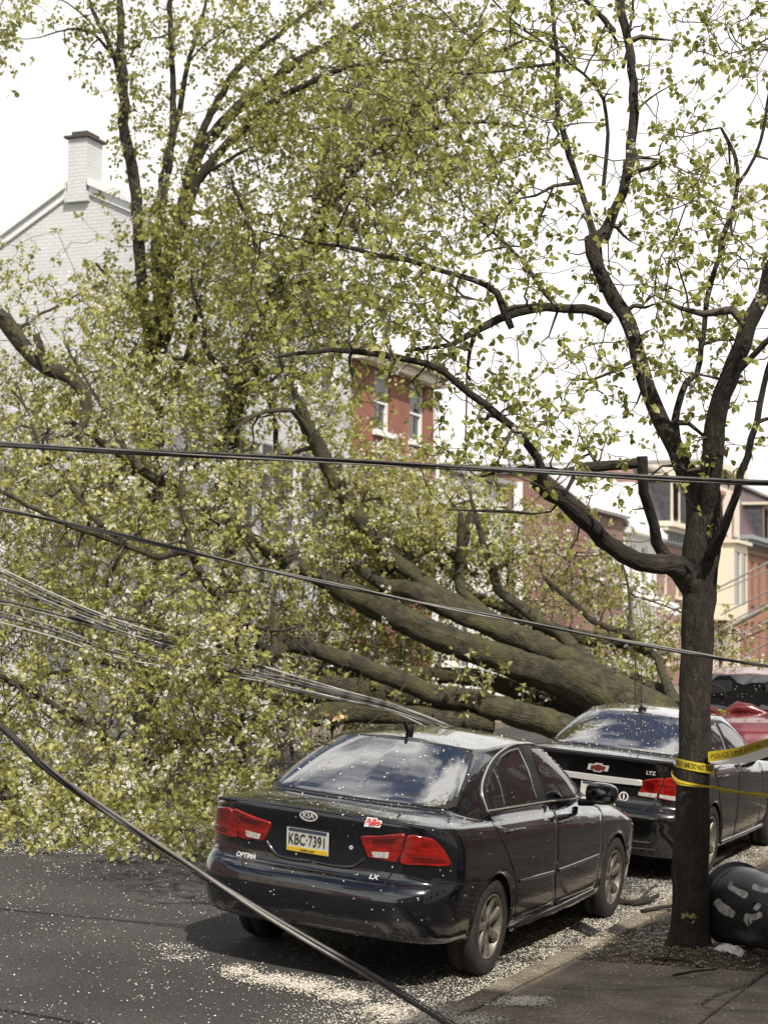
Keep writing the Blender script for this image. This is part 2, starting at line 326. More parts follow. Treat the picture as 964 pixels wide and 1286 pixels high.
# near pavement: base bed plus separate slabs and kerb stones
pv = empty('pavement', (0, 0, 0), kind='structure')
def slab(name, x0, x1, y0, y1, zt, m, parent, gap=.008, th=.12, dz=(0, 0)):
    bm = bmesh.new(); x0 += gap; x1 -= gap; y0 += gap; y1 -= gap
    vs = [bm.verts.new((x, y, float(zt(x))-b+dz[0]+dz[1]*(y-y0))) for b in (th, 0) for x, y in ((x0, y0), (x1, y0), (x1, y1), (x0, y1))]
    for f in ((3, 2, 1, 0), (4, 5, 6, 7), (0, 1, 5, 4), (1, 2, 6, 5), (2, 3, 7, 6), (3, 0, 4, 7)): bm.faces.new([vs[i] for i in f])
    bmesh.ops.bevel(bm, geom=list(bm.edges), offset=.008, segments=1, affect='EDGES')
    me = bpy.data.meshes.new(name); bm.to_mesh(me); bm.free(); me.materials.append(m); o = bpy.data.objects.new(name, me); COL.objects.link(o); o.parent = parent; return o
sheet('bed', np.array([KX+.0, -2.5, 3, 5]), np.linspace(-80, 260, 40), lambda X, Y: walk_z(X)-.035, M['dirt'], parent=pv)
xc = [KX+.17, -2.62, -1.1, .45, 2.0]
PIT = (KX+.17, -2.62, 11.72, 13.5)
ys = [5.2, 6.7, 8.2, 9.75, 10.7, 11.72, 13.5, 15.0, 16.5, 18, 19.5, 21, 22.5, 24, 25.5, 27, 28.5, 30]
for i in range(4):
    for j in range(len(ys)-1):
        if i == 0 and j == 5: continue
        slab('paving_slab', xc[i], xc[i+1], ys[j], ys[j+1], walk_z, M['concrete'], pv, dz=(random.uniform(-.006, .006), random.uniform(-.004, .004)))
slab('paving_slab', KX+.17, 2, 30, 260, walk_z, M['concrete'], pv); slab('paving_slab', KX+.17, 2, -80, 5.2, walk_z, M['concrete'], pv)
kb = empty('kerb', (0, 0, 0), kind='structure')
y = 5.0
while y < 40:
    ln = random.choice((1.45, 1.5, 1.56)); mb_x = random.uniform(-.006, .006)
    slab('kerb_stone', KX+mb_x, KX+.165+mb_x, y, y+ln, lambda x: .022, M['kerb'], kb, gap=.004, th=.25, dz=(random.uniform(-.004, .004), 0)); y += ln
slab('kerb_stone', KX, KX+.165, y, 260, lambda x: .022, M['kerb'], kb, th=.25); slab('kerb_stone', KX, KX+.165, -80, 5.0, lambda x: .022, M['kerb'], kb, th=.25)
# tree pit soil mound
def pitz(X, Y):
    r = np.hypot(X+3.2, Y-12.2); return walk_z(X)-.02+.07*np.exp(-(r/.35)**2)+.012*np.sin(X*23)*np.cos(Y*19)
sheet('soil', np.linspace(PIT[0], PIT[1], 40), np.linspace(PIT[2], PIT[3], 46), pitz, M['dirt'], parent=pv)
# cracks on the slabs near the camera (open joints in the concrete)
# ------------------------------------------------------------------ trees
def leaf_mesh(name, B, D, Nn, size, m, parent, tint, aspect=.62, droop=.18):
    """B base (k,3), D direction, Nn normal, size (k,) -> folded leaves, four triangles each"""
    k = len(B); D = D/np.linalg.norm(D, axis=1)[:, None]; Nn = Nn-D*(Nn*D).sum(1)[:, None]; Nn /= np.maximum(np.linalg.norm(Nn, axis=1), 1e-6)[:, None]
    Sd = np.cross(D, Nn); s = size[:, None]; w = aspect*.5
    up = rng.uniform(.03, .16, (k, 1)); dr = droop*rng.uniform(.2, 2.2, (k, 1)); tw = rng.normal(size=(k, 1))*.08
    V = np.stack([B, B+D*s*.22+Sd*s*w*.95+Nn*s*up, B+D*s*.60+Sd*s*w*.85+Nn*s*(up*.8-dr*.35+tw), B+D*s-Nn*s*dr, B+D*s*.60-Sd*s*w*.85+Nn*s*(up*.8-dr*.35-tw), B+D*s*.22-Sd*s*w*.95+Nn*s*up, B+D*s*.45-Nn*s*dr*.2], 1).reshape(-1, 3)
    b = (np.arange(k)*7)[:, None]
    F = np.concatenate([b+np.array([[i, i+1, 6]]) for i in range(5)]+[b+np.array([[5, 0, 6]])])
    return meshnp(name, V, [F], m, parent, True, tint=np.repeat(tint, 7), kind='stuff')
def blossom_mesh(name, C, size, m, parent):
    """each blossom: five petals as small quads round a centre"""
    k = len(C); n = rng.normal(size=(k, 3)); n[:, 2] += .6; n /= np.linalg.norm(n, axis=1)[:, None]
    a = np.cross(n, rng.normal(size=(k, 3))); a /= np.linalg.norm(a, axis=1)[:, None]; b = np.cross(n, a); V = []; s = size[:, None]
    for q in range(5):
        t = q*2*np.pi/5
        for (rr, dt, up) in ((.12, 0, 0), (.75, -.5, .2), (1, 0, .3), (.75, .5, .2)):
            V.append(C+s*rr*(a*math.cos(t+dt)+b*math.sin(t+dt))+n*s*up)
    V = np.stack(V, 1).reshape(-1, 3); i = (np.arange(k)*20)[:, None]
    F = np.concatenate([i+np.array([[q*4, q*4+1, q*4+2, q*4+3]]) for q in range(5)])
    return meshnp(name, V, [F], m, parent, False, tint=np.repeat(rng.random(k), 20), kind='stuff')
class Tree:
    def __init__(s, name, base, label, cat, bark, group=None, leaf='leaf_pear'):
        s.o = empty(name, base, label, cat, group); s.base = np.array(base); s.bark = bark; s.nodes = []; s.dirs = []; s.rad = []; s.tw = []; s.leafm = leaf
        bpy.context.view_layer.update()
    def limb(s, pts, kind='branch', seg=12, noise=.05, wound=False, world=False):
        a = np.array([[*(p[:3] if world else P(p[0], p[1], p[2])), p[3]] for p in pts], float)
        Ln = np.linalg.norm(np.diff(a[:, :3], axis=0), axis=1).sum(); n = max(6, int(Ln/.11)); q = catmull(a, n); q[:, 3] = np.maximum(q[:, 3], .004)
        wob = rng.normal(size=(n, 3)); wob = np.cumsum(wob, 0); wob -= np.linspace(0, 1, n)[:, None]*wob[-1]; q[:, :3] += wob*(.012 if kind == 'branch' else .004)*min(1, q[:, 3].mean()/.05+.3)
        seg = int(np.clip(q[:, 3].max()*110, 6, 28))
        mb = MB(); mb.tube(q[:, :3]-s.base, q[:, 3], seg, True, noise); mb.build(kind, M[s.bark], s.o, True)
        d = np.gradient(q[:, :3], axis=0); d /= np.linalg.norm(d, axis=1)[:, None]
        s.nodes += list(q[:, :3]); s.dirs += list(d); s.rad += list(q[:, 3]); return q
    def grow(s, blobs, first=.12, mul=1.0, clump=7, csig=.13, big=60, wig=.06, zmin=None, minr=.0035, kr=.019, startskip=0):
        T = []
        for (px, py, rx, ry, d0, d1, n) in blobs:
            n = int(n*mul)
            ncl = max(1, n//clump)
            t = rng.uniform(0, 2*np.pi, ncl); r = np.sqrt(rng.random(ncl)); d = rng.uniform(d0, d1, ncl); dirs = rng.normal(size=(ncl, 3)); sg = rng.uniform(.5, 1.4, ncl)*csig
            for i_ in range(n):
                i = i_ % ncl
                q = P(px+rx*r[i]*math.cos(t[i]), py+ry*r[i]*math.sin(t[i]), d[i])+rng.normal(size=3)*sg[i]+dirs[i]*rng.normal()*sg[i]*.8
                if zmin is not None:
                    gz = float(ground_z(q[0]))+zmin
                    if q[2] < gz: q[2] = gz+random.random()*.12
                T.append(q)
        T = np.array(T); rng.shuffle(T)
        cap = len(s.nodes)+len(T)*9+10; Nd = np.zeros((cap, 3)); Dr = np.zeros((cap, 3)); Rd = np.zeros(cap); n = len(s.nodes)
        Nd[:n] = s.nodes; Dr[:n] = s.dirs; Rd[:n] = s.rad
        kd = None; nk = 0
        for qi, q in enumerate(T):
            if kd is None or n-nk > 900:
                kd = KDTree(n); [kd.insert(Nd[j], j) for j in range(n)]; kd.balance(); nk = n
            h = kd.find(q); i = h[1]; Lq = h[2]
            if n > nk:
                dd = ((Nd[nk:n]-q)**2).sum(1); j = int(np.argmin(dd))
                if dd[j] < Lq*Lq: i = nk+j; Lq = math.sqrt(dd[j])
            p = Nd[i]
            if Lq < .08: continue
            k = int(np.clip(Lq/.16, 3, 8)); to = (q-p)/Lq; st = Dr[i]*.6+to*.9+rng.normal(size=3)*.25; en = to+np.array([0, 0, .35])+rng.normal(size=3)*.3
            u = np.linspace(0, 1, k+1)[:, None]; C = (2*u**3-3*u**2+1)*p+(u**3-2*u**2+u)*Lq*st+(-2*u**3+3*u**2)*q+(u**3-u**2)*Lq*en
            C[1:] += rng.normal(size=(k, 3))*wig*min(.6, Lq)*.35
            if zmin is not None: C[:, 2] = np.maximum(C[:, 2], ground_z(C[:, 0])+.02)
            r0 = min(Rd[i]*.75, (.005+kr*Lq)*(2.3 if qi < big else 1)); r = np.linspace(r0, minr*(1.8 if qi < big else 1), k+1)
            s.tw.append((C, r)); d = np.gradient(C, axis=0); d /= np.maximum(np.linalg.norm(d, axis=1), 1e-6)[:, None]
            Nd[n:n+k] = C[1:]; Dr[n:n+k] = d[1:]; Rd[n:n+k] = np.maximum(r[1:], .003); n += k
    def twigs(s, seg=4, extra=None):
        keepn = len(s.tw)
        if extra: s.grow(**extra)
        V = []; F = []; n = 0
        for C, r in s.tw:
            v, f, _ = tubegeo(C, r, seg if r[0] > .008 else 3); V.append(v-s.base); F.append(f+n); n += len(v)
        meshnp('twigs', np.vstack(V), [np.vstack(F)], M['twig'], s.o, True, kind='stuff'); s.tw = s.tw[:keepn]
    def leaves(s, per=10, size=(.045, .075), blossom=0, bsize=.013, cluster=5, tintf=None, aspect=.62, spread=.03, maxfrac=.35):
        B = []; D = []
        BC = []
        for C, r in s.tw:
            k = len(C); Lq = np.linalg.norm(np.diff(C, axis=0), axis=1).sum()
            ns = max(1, int(per/cluster*min(1.6, .5+Lq)))
            for q in range(ns):
                t = 1 if q == 0 else random.uniform(maxfrac, 1); x = t*(k-1); i = min(int(x), k-2); p = C[i]+(C[i+1]-C[i])*(x-i); ax = C[i+1]-C[i]; ax = ax/max(np.linalg.norm(ax), 1e-6)
                m = rng.poisson(cluster)
                if m: 
                    d = rng.normal(size=(m, 3)); d /= np.linalg.norm(d, axis=1)[:, None]; d += ax*.6; d[:, 2] -= .45
                    B.append(p+d*spread*rng.random((m, 1))); D.append(d)
                if blossom and random.random() < blossom:
                    nb = random.randint(7, 15); BC.append(p+rng.normal(size=(nb, 3))*.036+np.array([0, 0, .015]))
        B = np.vstack(B); D = np.vstack(D); k = len(B); Nn = rng.normal(size=(k, 3)); Nn[:, 2] += .8
        sz = (size[0]*.7+(size[1]*1.15-size[0]*.7)*rng.beta(2, 2, k))
        lump = np.sin(B[:, 0]*1.9+1)*np.sin(B[:, 1]*1.6)*np.sin(B[:, 2]*2.3+2)*.25+.5
        tint = np.clip(lump+rng.normal(size=k)*.2, 0, 1)
        leaf_mesh('foliage', B-s.base, D, Nn, sz, M[s.leafm], s.o, tint, aspect)
        if BC:
            BC = np.vstack(BC); blossom_mesh('blossoms', BC-s.base, rng.uniform(bsize*.8, bsize*1.25, len(BC)), M['blossom'], s.o)
        print(s.o.name, 'leaves', k, 'blossoms', len(BC), 'twigs', len(s.tw))
# ---- the standing pear tree by the kerb
TB = np.array([-3.2, 12.15, .05])
pear = Tree('pear_tree', TB, 'dark-barked street tree by the kerb, wrapped in yellow tape, in sparse young leaf', 'tree', 'bark_pear')
D0 = 12.35
tr = pear.limb([(862, 1220, D0, .33), (863, 1206, D0, .22), (865, 1180, D0, .148), (867, 1100, D0, .124), (871, 1000, D0, .113), (874, 900, D0, .109), (877, 800, D0, .108), (878, 735, D0, .118), (881, 690, D0, .128), (884, 640, D0, .12), (880, 605, D0, .115)], 'trunk', noise=.035)
lim = [
 [(876, 745, D0, .10), (862, 722, 12.3, .088), (845, 708, 12.2, .078), (815, 706, 12.1, .066), (780, 692, 12.0, .060), (745, 665, 11.8, .058), (705, 630, 11.6, .056), (672, 604, 11.5, .05)],
 [(680, 612, 11.5, .045), (672, 585, 11.4, .030), (655, 556, 11.3, .026), (620, 525, 11.2, .024), (586, 496, 11.1, .023), (550, 466, 11.0, .022), (520, 450, 10.9, .020), (470, 440, 10.8, .018), (410, 438, 10.7, .015), (350, 448, 10.6, .010)],
 [(838, 703, 12.2, .050), (826, 665, 12.1, .040), (817, 630, 12.0, .036), (810, 600, 11.9, .036), (806, 573, 11.9, .038)],
 [(812, 582, 11.9, .036), (780, 583, 11.9, .034), (745, 587, 11.8, .034), (715, 596, 11.7, .024), (660, 590, 11.6, .012), (600, 600, 11.5, .008)],
 [(880, 615, D0, .10), (862, 590, 12.4, .072), (842, 550, 12.4, .062), (818, 485, 12.5, .058), (795, 435, 12.5, .055), (775, 400, 12.6, .052), (757, 365, 12.6, .050), (745, 335, 12.6, .052), (738, 312, 12.6, .058), (752, 298, 12.6, .050), (760, 272, 12.7, .036), (772, 240, 12.7, .034), (782, 200, 12.8, .036), (784, 130, 12.9, .034), (775, 60, 13.0, .032), (770, 30, 13, .032), (774, -40, 13.1, .028), (780, -160, 13.3, .02)],
 [(772, 40, 13, .025), (750, 15, 13, .018), (720, -10, 12.9, .015), (670, -60, 12.8, .01)],
 [(783, 85, 12.9, .014), (789, 60, 12.9, .012), (794, 0, 12.9, .010), (800, -60, 12.9, .006)],
 [(765, 398, 12.6, .045), (740, 388, 12.5, .034), (690, 385, 12.3, .032), (645, 392, 12.1, .030), (600, 412, 12.0, .026), (560, 432, 11.8, .018), (510, 440, 11.6, .012)],
 [(641, 412, 12.0, .022), (634, 398, 12.0, .028), (622, 368, 12.0, .026), (600, 352, 11.9, .022), (560, 338, 11.8, .018), (500, 322, 11.6, .017), (450, 314, 11.5, .014), (400, 306, 11.4, .010), (330, 290, 11.3, .006)],
 [(700, 385, 12.3, .018), (680, 362, 12.3, .016), (655, 325, 12.3, .014), (625, 295, 12.4, .011), (600, 275, 12.4, .008)],
 [(883, 650, D0, .10), (889, 600, 12.2, .080), (898, 540, 12.1, .072), (912, 475, 12.0, .066), (932, 425, 11.9, .060), (955, 375, 11.9, .055), (980, 300, 11.8, .045), (1010, 200, 11.7, .03)],
 [(886, 700, 12.3, .05), (902, 672, 12.1, .034), (918, 640, 12.0, .030), (934, 590, 11.9, .026), (945, 540, 11.8, .022), (956, 490, 11.8, .020), (975, 420, 11.7, .015)],
 [(852, 570, 12.4, .04), (850, 520, 12.5, .028), (862, 478, 12.5, .024), (876, 462, 12.6, .022), (881, 410, 12.7, .020), (892, 345, 12.8, .020), (905, 300, 12.9, .018), (918, 262, 13.0, .020), (926, 226, 13.0, .016), (915, 180, 13.1, .014), (905, 160, 13.1, .01)],
 [(925, 232, 13.0, .014), (948, 195, 13.0, .012), (960, 150, 13.0, .012), (968, 60, 13, .01), (965, -20, 13, .006)],
 [(881, 430, 12.7, .014), (868, 405, 12.7, .012), (862, 370, 12.7, .008), (850, 330, 12.6, .006)],
 [(755, 362, 12.6, .035), (742, 290, 12.8, .022), (733, 250, 12.9, .022), (722, 215, 13.0, .022), (706, 176, 13.1, .024), (696, 130, 13.1, .018), (699, 60, 13.1, .018), (694, 0, 13.1, .015), (690, -60, 13.1, .01)],
 [(757, 250, 12.8, .016), (757, 215, 12.8, .015), (755, 132, 12.8, .014), (740, 105, 12.8, .012), (702, 68, 12.8, .010), (649, 30, 12.7, .008), (600, -20, 12.6, .005)],
 [(698, 80, 13.0, .012), (650, 88, 12.9, .010), (600, 92, 12.8, .008), (540, 88, 12.7, .006)],
 [(912, 480, 12.0, .03), (935, 450, 11.9, .024), (960, 430, 11.8, .02), (990, 400, 11.7, .01)],
 [(718, 600, 11.7, .018), (690, 640, 11.6, .006), (640, 640, 11.5, .010), (560, 640, 11.4, .004)],
]
for l in lim: pear.limb(l)
pear.grow([
 (640, 110, 110, 120, 11.5, 14, 260), (520, 80, 110, 90, 11.2, 13.5, 170), (780, 110, 100, 130, 12, 14, 75), (560, 300, 130, 120, 11, 13.5, 250), (430, 350, 130, 90, 10.6, 12.5, 190), (360, 420, 90, 70, 10.5, 12, 70),
 (560, 460, 130, 50, 10.8, 12.2, 110), (640, 560, 90, 45, 11, 12.3, 130), (700, 480, 110, 70, 11.3, 13, 75), (800, 290, 70, 90, 12, 13.3, 110), (900, 110, 90, 120, 12, 14, 140), (900, 300, 90, 90, 11.5, 13.5, 170),
 (850, 420, 110, 70, 11.5, 13.5, 120), (930, 500, 60, 90, 11.4, 12.8, 55), (880, 585, 45, 25, 11.9, 12.5, 26), (760, 590, 60, 35, 11.6, 12.4, 30), (650, 230, 60, 60, 12, 13.5, 40), (720, 700, 30, 20, 11.6, 12, 3), (930, 20, 60, 60, 12, 14, 60), (700, 20, 100, 50, 12, 14, 100), (480, 210, 90, 80, 11.3, 13.5, 60)], first=.1, mul=1.15, big=180, clump=6, csig=.11)
# short shoots on the lower trunk
pear.twigs(); pear.leaves(per=10.5, size=(.033, .058), blossom=.15, bsize=.012, cluster=6, aspect=.72)
# ---- the fallen tree
FB = P(930, 975, 21.8); FB[2] = float(ground_z(FB[0]))
fal = Tree('fallen_tree', FB, 'huge uprooted tree in blossom lying across the street behind the parked cars', 'tree', 'bark_fallen', leaf='leaf_fallen')
fal.limb([(985, 1000, 21.7, .30), (930, 975, 21.8, .29), (880, 950, 21.9, .30), (830, 912, 22.0, .31), (780, 882, 22.1, .30), (735, 862, 22.3, .27), (690, 848, 22.7, .22), (640, 831, 22.9, .195), (590, 814, 23.0, .185), (545, 797, 23.1, .175), (500, 774, 23.2, .175), (458, 755, 23.2, .16), (410, 728, 23.2, .13), (340, 690, 23, .10), (260, 640, 22.8, .08), (180, 590, 22.6, .06), (90, 530, 22.4, .03)], 'trunk', noise=.05)
fl = [
 [(800, 895, 22.6, .20), (750, 850, 22.9, .17), (700, 820, 23.2, .15), (640, 794, 23.4, .15), (580, 768, 23.5, .14), (520, 744, 23.6, .12), (480, 735, 23.7, .09), (430, 700, 23.8, .06)],
 [(700, 832, 23.4, .13), (640, 800, 23.6, .13), (585, 770, 23.7, .12), (540, 745, 23.8, .11), (495, 712, 23.9, .105), (455, 668, 24, .105), (428, 630, 24, .11), (405, 590, 24, .105), (385, 545, 24, .095), (376, 512, 24, .09)],
 [(376, 515, 24, .075), (366, 485, 24, .04), (350, 450, 24, .03), (345, 400, 24, .02)],
 [(395, 560, 24, .05), (365, 515, 23.8, .035), (320, 520, 23.6, .03), (285, 560, 23.4, .02), (270, 610, 23.3, .012)],
 [(760, 940, 21.5, .17), (720, 918, 21.5, .17), (680, 905, 21.6, .165), (640, 893, 21.8, .155), (590, 878, 22, .14), (540, 868, 22, .125), (495, 848, 22, .115), (450, 832, 22, .11), (400, 818, 21.9, .10), (358, 808, 21.8, .09), (335, 822, 21.6, .085), (318, 842, 21.4, .07)],
 [(345, 812, 21.8, .06), (338, 780, 21.9, .03), (345, 740, 22, .022), (370, 700, 22, .015), (400, 660, 22, .01)],
 [(335, 815, 21.6, .06), (312, 800, 21.6, .05), (290, 765, 21.6, .05), (270, 737, 21.6, .055), (255, 715, 21.6, .05), (246, 700, 21.7, .05), (236, 660, 21.8, .045), (232, 610, 21.8, .03), (235, 560, 21.9, .02)],
 [(250, 704, 21.7, .04), (225, 695, 21.5, .042), (199, 699, 21.3, .042), (160, 682, 21.2, .035), (106, 662, 21, .03), (60, 645, 20.8, .026), (19, 624, 20.6, .022), (-40, 600, 20.4, .012)],
 [(160, 685, 21.2, .03), (135, 660, 21.3, .036), (118, 646, 21.4, .034), (100, 615, 21.5, .03), (78, 587, 21.6, .026), (55, 560, 21.7, .022), (40, 525, 21.8, .018), (20, 480, 22, .01)],
 [(700, 908, 22.1, .12), (640, 892, 22.5, .13), (580, 878, 22.8, .14), (520, 872, 22.9, .14), (460, 862, 22.9, .13), (400, 856, 22.8, .12), (340, 852, 22.6, .11), (280, 850, 22.4, .09), (200, 850, 22, .06), (120, 830, 21.8, .04)],
 [(760, 905, 23.4, .14), (690, 880, 23.6, .13), (620, 862, 23.8, .12), (540, 850, 23.9, .11), (450, 845, 23.9, .09), (380, 838, 23.8, .07), (300, 820, 23.5, .05)],
 [(600, 905, 22.8, .10), (540, 892, 23, .11), (470, 885, 23.2, .11), (400, 880, 23.2, .10), (330, 872, 23, .08), (250, 860, 22.8, .05)],
 [(620, 910, 21.9, .10), (560, 902, 22, .13), (500, 896, 22.1, .14), (440, 890, 22.1, .14), (380, 900, 22, .13), (330, 910, 21.8, .12), (280, 915, 21.5, .11), (215, 930, 21, .11), (170, 940, 20.6, .10), (140, 945, 20.3, .07)],
 [(252, 912, 20.7, .05), (215, 930, 20.2, .055), (187, 932, 19.9, .058), (140, 962, 19.6, .055), (118, 975, 19.4, .03)],
 [(235, 930, 20.6, .06), (225, 945, 20.3, .05), (200, 965, 19.9, .04), (180, 990, 19.6, .03), (160, 1020, 19.3, .015)],
 [(150, 950, 20, .05), (109, 915, 19.8, .038), (80, 897, 19.6, .034), (40, 870, 19.4, .03), (0, 852, 19.2, .026), (-60, 830, 19, .015)],
 [(640, 805, 23.6, .08), (610, 770, 23.9, .075), (575, 735, 24.2, .07), (574, 700, 24.3, .07), (580, 672, 24.4, .07), (592, 645, 24.5, .06)],
 [(575, 705, 24.2, .05), (578, 680, 24.1, .05), (580, 655, 24.1, .045), (578, 645, 24.1, .04)],
 [(760, 850, 23.4, .09), (715, 812, 24, .09), (670, 780, 24.3, .085), (630, 745, 24.5, .07), (612, 700, 24.6, .05), (600, 655, 24.7, .035), (590, 620, 24.8, .02)],
 [(850, 885, 23.2, .08), (825, 830, 24.4, .055), (790, 800, 25, .05), (750, 785, 25, .045), (715, 755, 25, .038), (695, 735, 25, .035), (682, 724, 25, .03)],
 [(865, 905, 23.4, .16), (835, 878, 24, .16), (800, 858, 24.4, .12), (770, 850, 24.8, .06)],
 [(815, 822, 24.8, .07), (790, 812, 25.2, .10), (750, 808, 25.4, .11), (700, 795, 25.4, .10), (650, 770, 25.4, .09), (600, 750, 25.5, .06), (540, 700, 25.5, .03)],
 [(480, 720, 24, .07), (520, 700, 24.3, .06), (560, 690, 24.8, .05), (600, 720, 25.5, .04), (640, 700, 26, .03), (690, 690, 26.5, .02)],
 [(790, 800, 25, .03), (792, 760, 25.3, .028), (788, 720, 25.5, .02), (775, 680, 25.7, .012)],
 [(95, 560, 22.4, .04), (110, 500, 22.8, .07), (90, 475, 23, .085), (60, 465, 23.1, .09), (30, 440, 23.2, .10), (5, 405, 23.2, .11), (-15, 390, 23.2, .11)],
 [(60, 468, 23, .06), (52, 440, 23, .055), (45, 420, 23, .05)],
 [(180, 590, 22.6, .05), (150, 545, 22.8, .035), (115, 490, 23, .02), (80, 430, 23.1, .01)],
 [(300, 775, 21.6, .03), (330, 720, 21.8, .025), (310, 680, 21.9, .02), (330, 640, 22, .014)],
 [(215, 935, 20.8, .08), (150, 960, 20.2, .06), (80, 985, 19.5, .045), (20, 1000, 19, .03), (-50, 1010, 18.6, .02)],
 [(380, 900, 22, .05), (350, 930, 21, .04), (320, 960, 20.2, .03), (290, 1000, 19.4, .02), (270, 1040, 18.8, .01)],
]
for l in fl:
    fal.limb([(a, b, c-(1.2 if a < 400 and b < 860 else 0)*min(1, (400-a)/120), r) for a, b, c, r in l], noise=.06)
fal.grow([
 (50, 560, 120, 100, 19.5, 23.5, 420), (190, 600, 120, 90, 20, 24, 360), (60, 430, 90, 100, 21.5, 25, 330), (40, 350, 50, 24, 22.5, 24.5, 26), (120, 700, 170, 90, 19, 22.5, 440), (300, 690, 110, 90, 20.5, 24, 320),
 (70, 820, 160, 100, 18, 21.5, 380), (230, 800, 120, 70, 19, 22.5, 190), (100, 940, 170, 90, 17.3, 20.5, 340), (270, 960, 90, 90, 17.5, 20.5, 190), (180, 1020, 190, 50, 17, 19.2, 480), (10, 1010, 90, 60, 16.9, 19, 200), (320, 870, 60, 60, 19, 21.5, 110),
 (400, 660, 80, 80, 22.5, 25.5, 190), (500, 640, 90, 70, 23.5, 26.5, 260), (560, 690, 90, 60, 24, 27, 200), (470, 780, 70, 25, 23.8, 25, 40), (700, 690, 100, 60, 25, 28.5, 300), (760, 760, 90, 60, 24.5, 28, 260), (810, 820, 60, 30, 24.6, 27, 170), (640, 800, 90, 25, 24.5, 26.5, 70),
 (930, 810, 50, 35, 26, 29, 110), (450, 560, 70, 50, 23.5, 26, 90), (380, 830, 80, 30, 22.6, 24, 60), (130, 480, 90, 60, 21.5, 24, 200), (520, 900, 60, 14, 23.5, 24.5, 40), (420, 770, 80, 40, 23.4, 25, 80), (460, 880, 90, 25, 22.6, 24.5, 120), (620, 870, 60, 20, 23.2, 25, 50), (250, 900, 90, 50, 20, 23, 70), (330, 640, 80, 60, 22, 24.5, 120), (120, 720, 190, 110, 23, 27.5, 420), (330, 700, 120, 110, 24, 27.5, 260), (100, 860, 190, 90, 20.5, 24.5, 260), (330, 860, 90, 60, 22, 25, 160), (80, 540, 120, 80, 23.5, 27, 260), (490, 630, 60, 60, 24.5, 27.5, 330), (560, 640, 60, 60, 25.5, 28, 220), (490, 720, 60, 40, 24.2, 26.5, 200), (600, 750, 70, 30, 24.8, 27, 120), (815, 828, 45, 22, 24.2, 25.5, 110), (830, 790, 50, 40, 25, 28, 130), (400, 520, 60, 40, 24, 26, 80), (560, 850, 90, 12, 21.6, 22.3, 30), (450, 870, 120, 35, 23, 26, 420), (470, 690, 80, 60, 24, 27.5, 480), (485, 640, 50, 50, 23.8, 25.5, 420), (480, 720, 60, 30, 24.5, 26, 260), (570, 650, 50, 50, 24.5, 27, 280), (430, 600, 50, 60, 24, 26, 160), (120, 640, 150, 80, 24, 28, 420), (90, 760, 120, 60, 23, 27, 260), (240, 812, 75, 35, 17.0, 17.6, 130), (620, 700, 80, 50, 25, 28, 200), (490, 812, 60, 25, 24.2, 26.5, 420), (400, 790, 60, 30, 24.2, 26.5, 260), (300, 880, 70, 60, 18.8, 21, 70), (60, 1052, 120, 12, 15.6, 16.6, 200), (220, 1054, 110, 12, 15.7, 16.6, 190), (180, 1010, 190, 40, 16.2, 17.5, 260), (320, 1030, 40, 15, 16.8, 17.6, 50)], zmin=.03, wig=.09, mul=1.05, big=650, csig=.19, clump=12)
fal.twigs(extra=dict(blobs=[(90, 620, 170, 130, 22, 27.5, 1500), (100, 850, 200, 110, 20, 24.5, 1900), (330, 760, 120, 120, 22.5, 27, 900), (480, 690, 100, 70, 24.5, 27.5, 550), (250, 940, 130, 90, 18.5, 21.5, 900), (280, 840, 120, 60, 20, 23, 700), (450, 870, 120, 40, 23, 26, 300), (660, 740, 110, 60, 24.5, 28, 350)], zmin=.03, wig=.12, minr=.0055, clump=4, csig=.3, big=500)); fal.leaves(per=12.5, size=(.045, .076), blossom=.32, bsize=.020, spread=.05, cluster=7.5, aspect=.62, maxfrac=.2)
# torn bark
for (px, py, d, sx) in ((425, 904, 21.6, .12),):
    a = P(px-8, py+2, d-.16); b = P(px+10, py-3, d-.16); mb = MB(); mb.tube(catmull([[*a], [*((a+b)/2+np.array([0, -.01, .02]))], [*b]], 8)-fal.base, np.array([.01, .03, .035, .03, .04, .03, .02, .006])*.8, 6, True, .4); mb.build('torn_wood', M['wound'], fal.o)
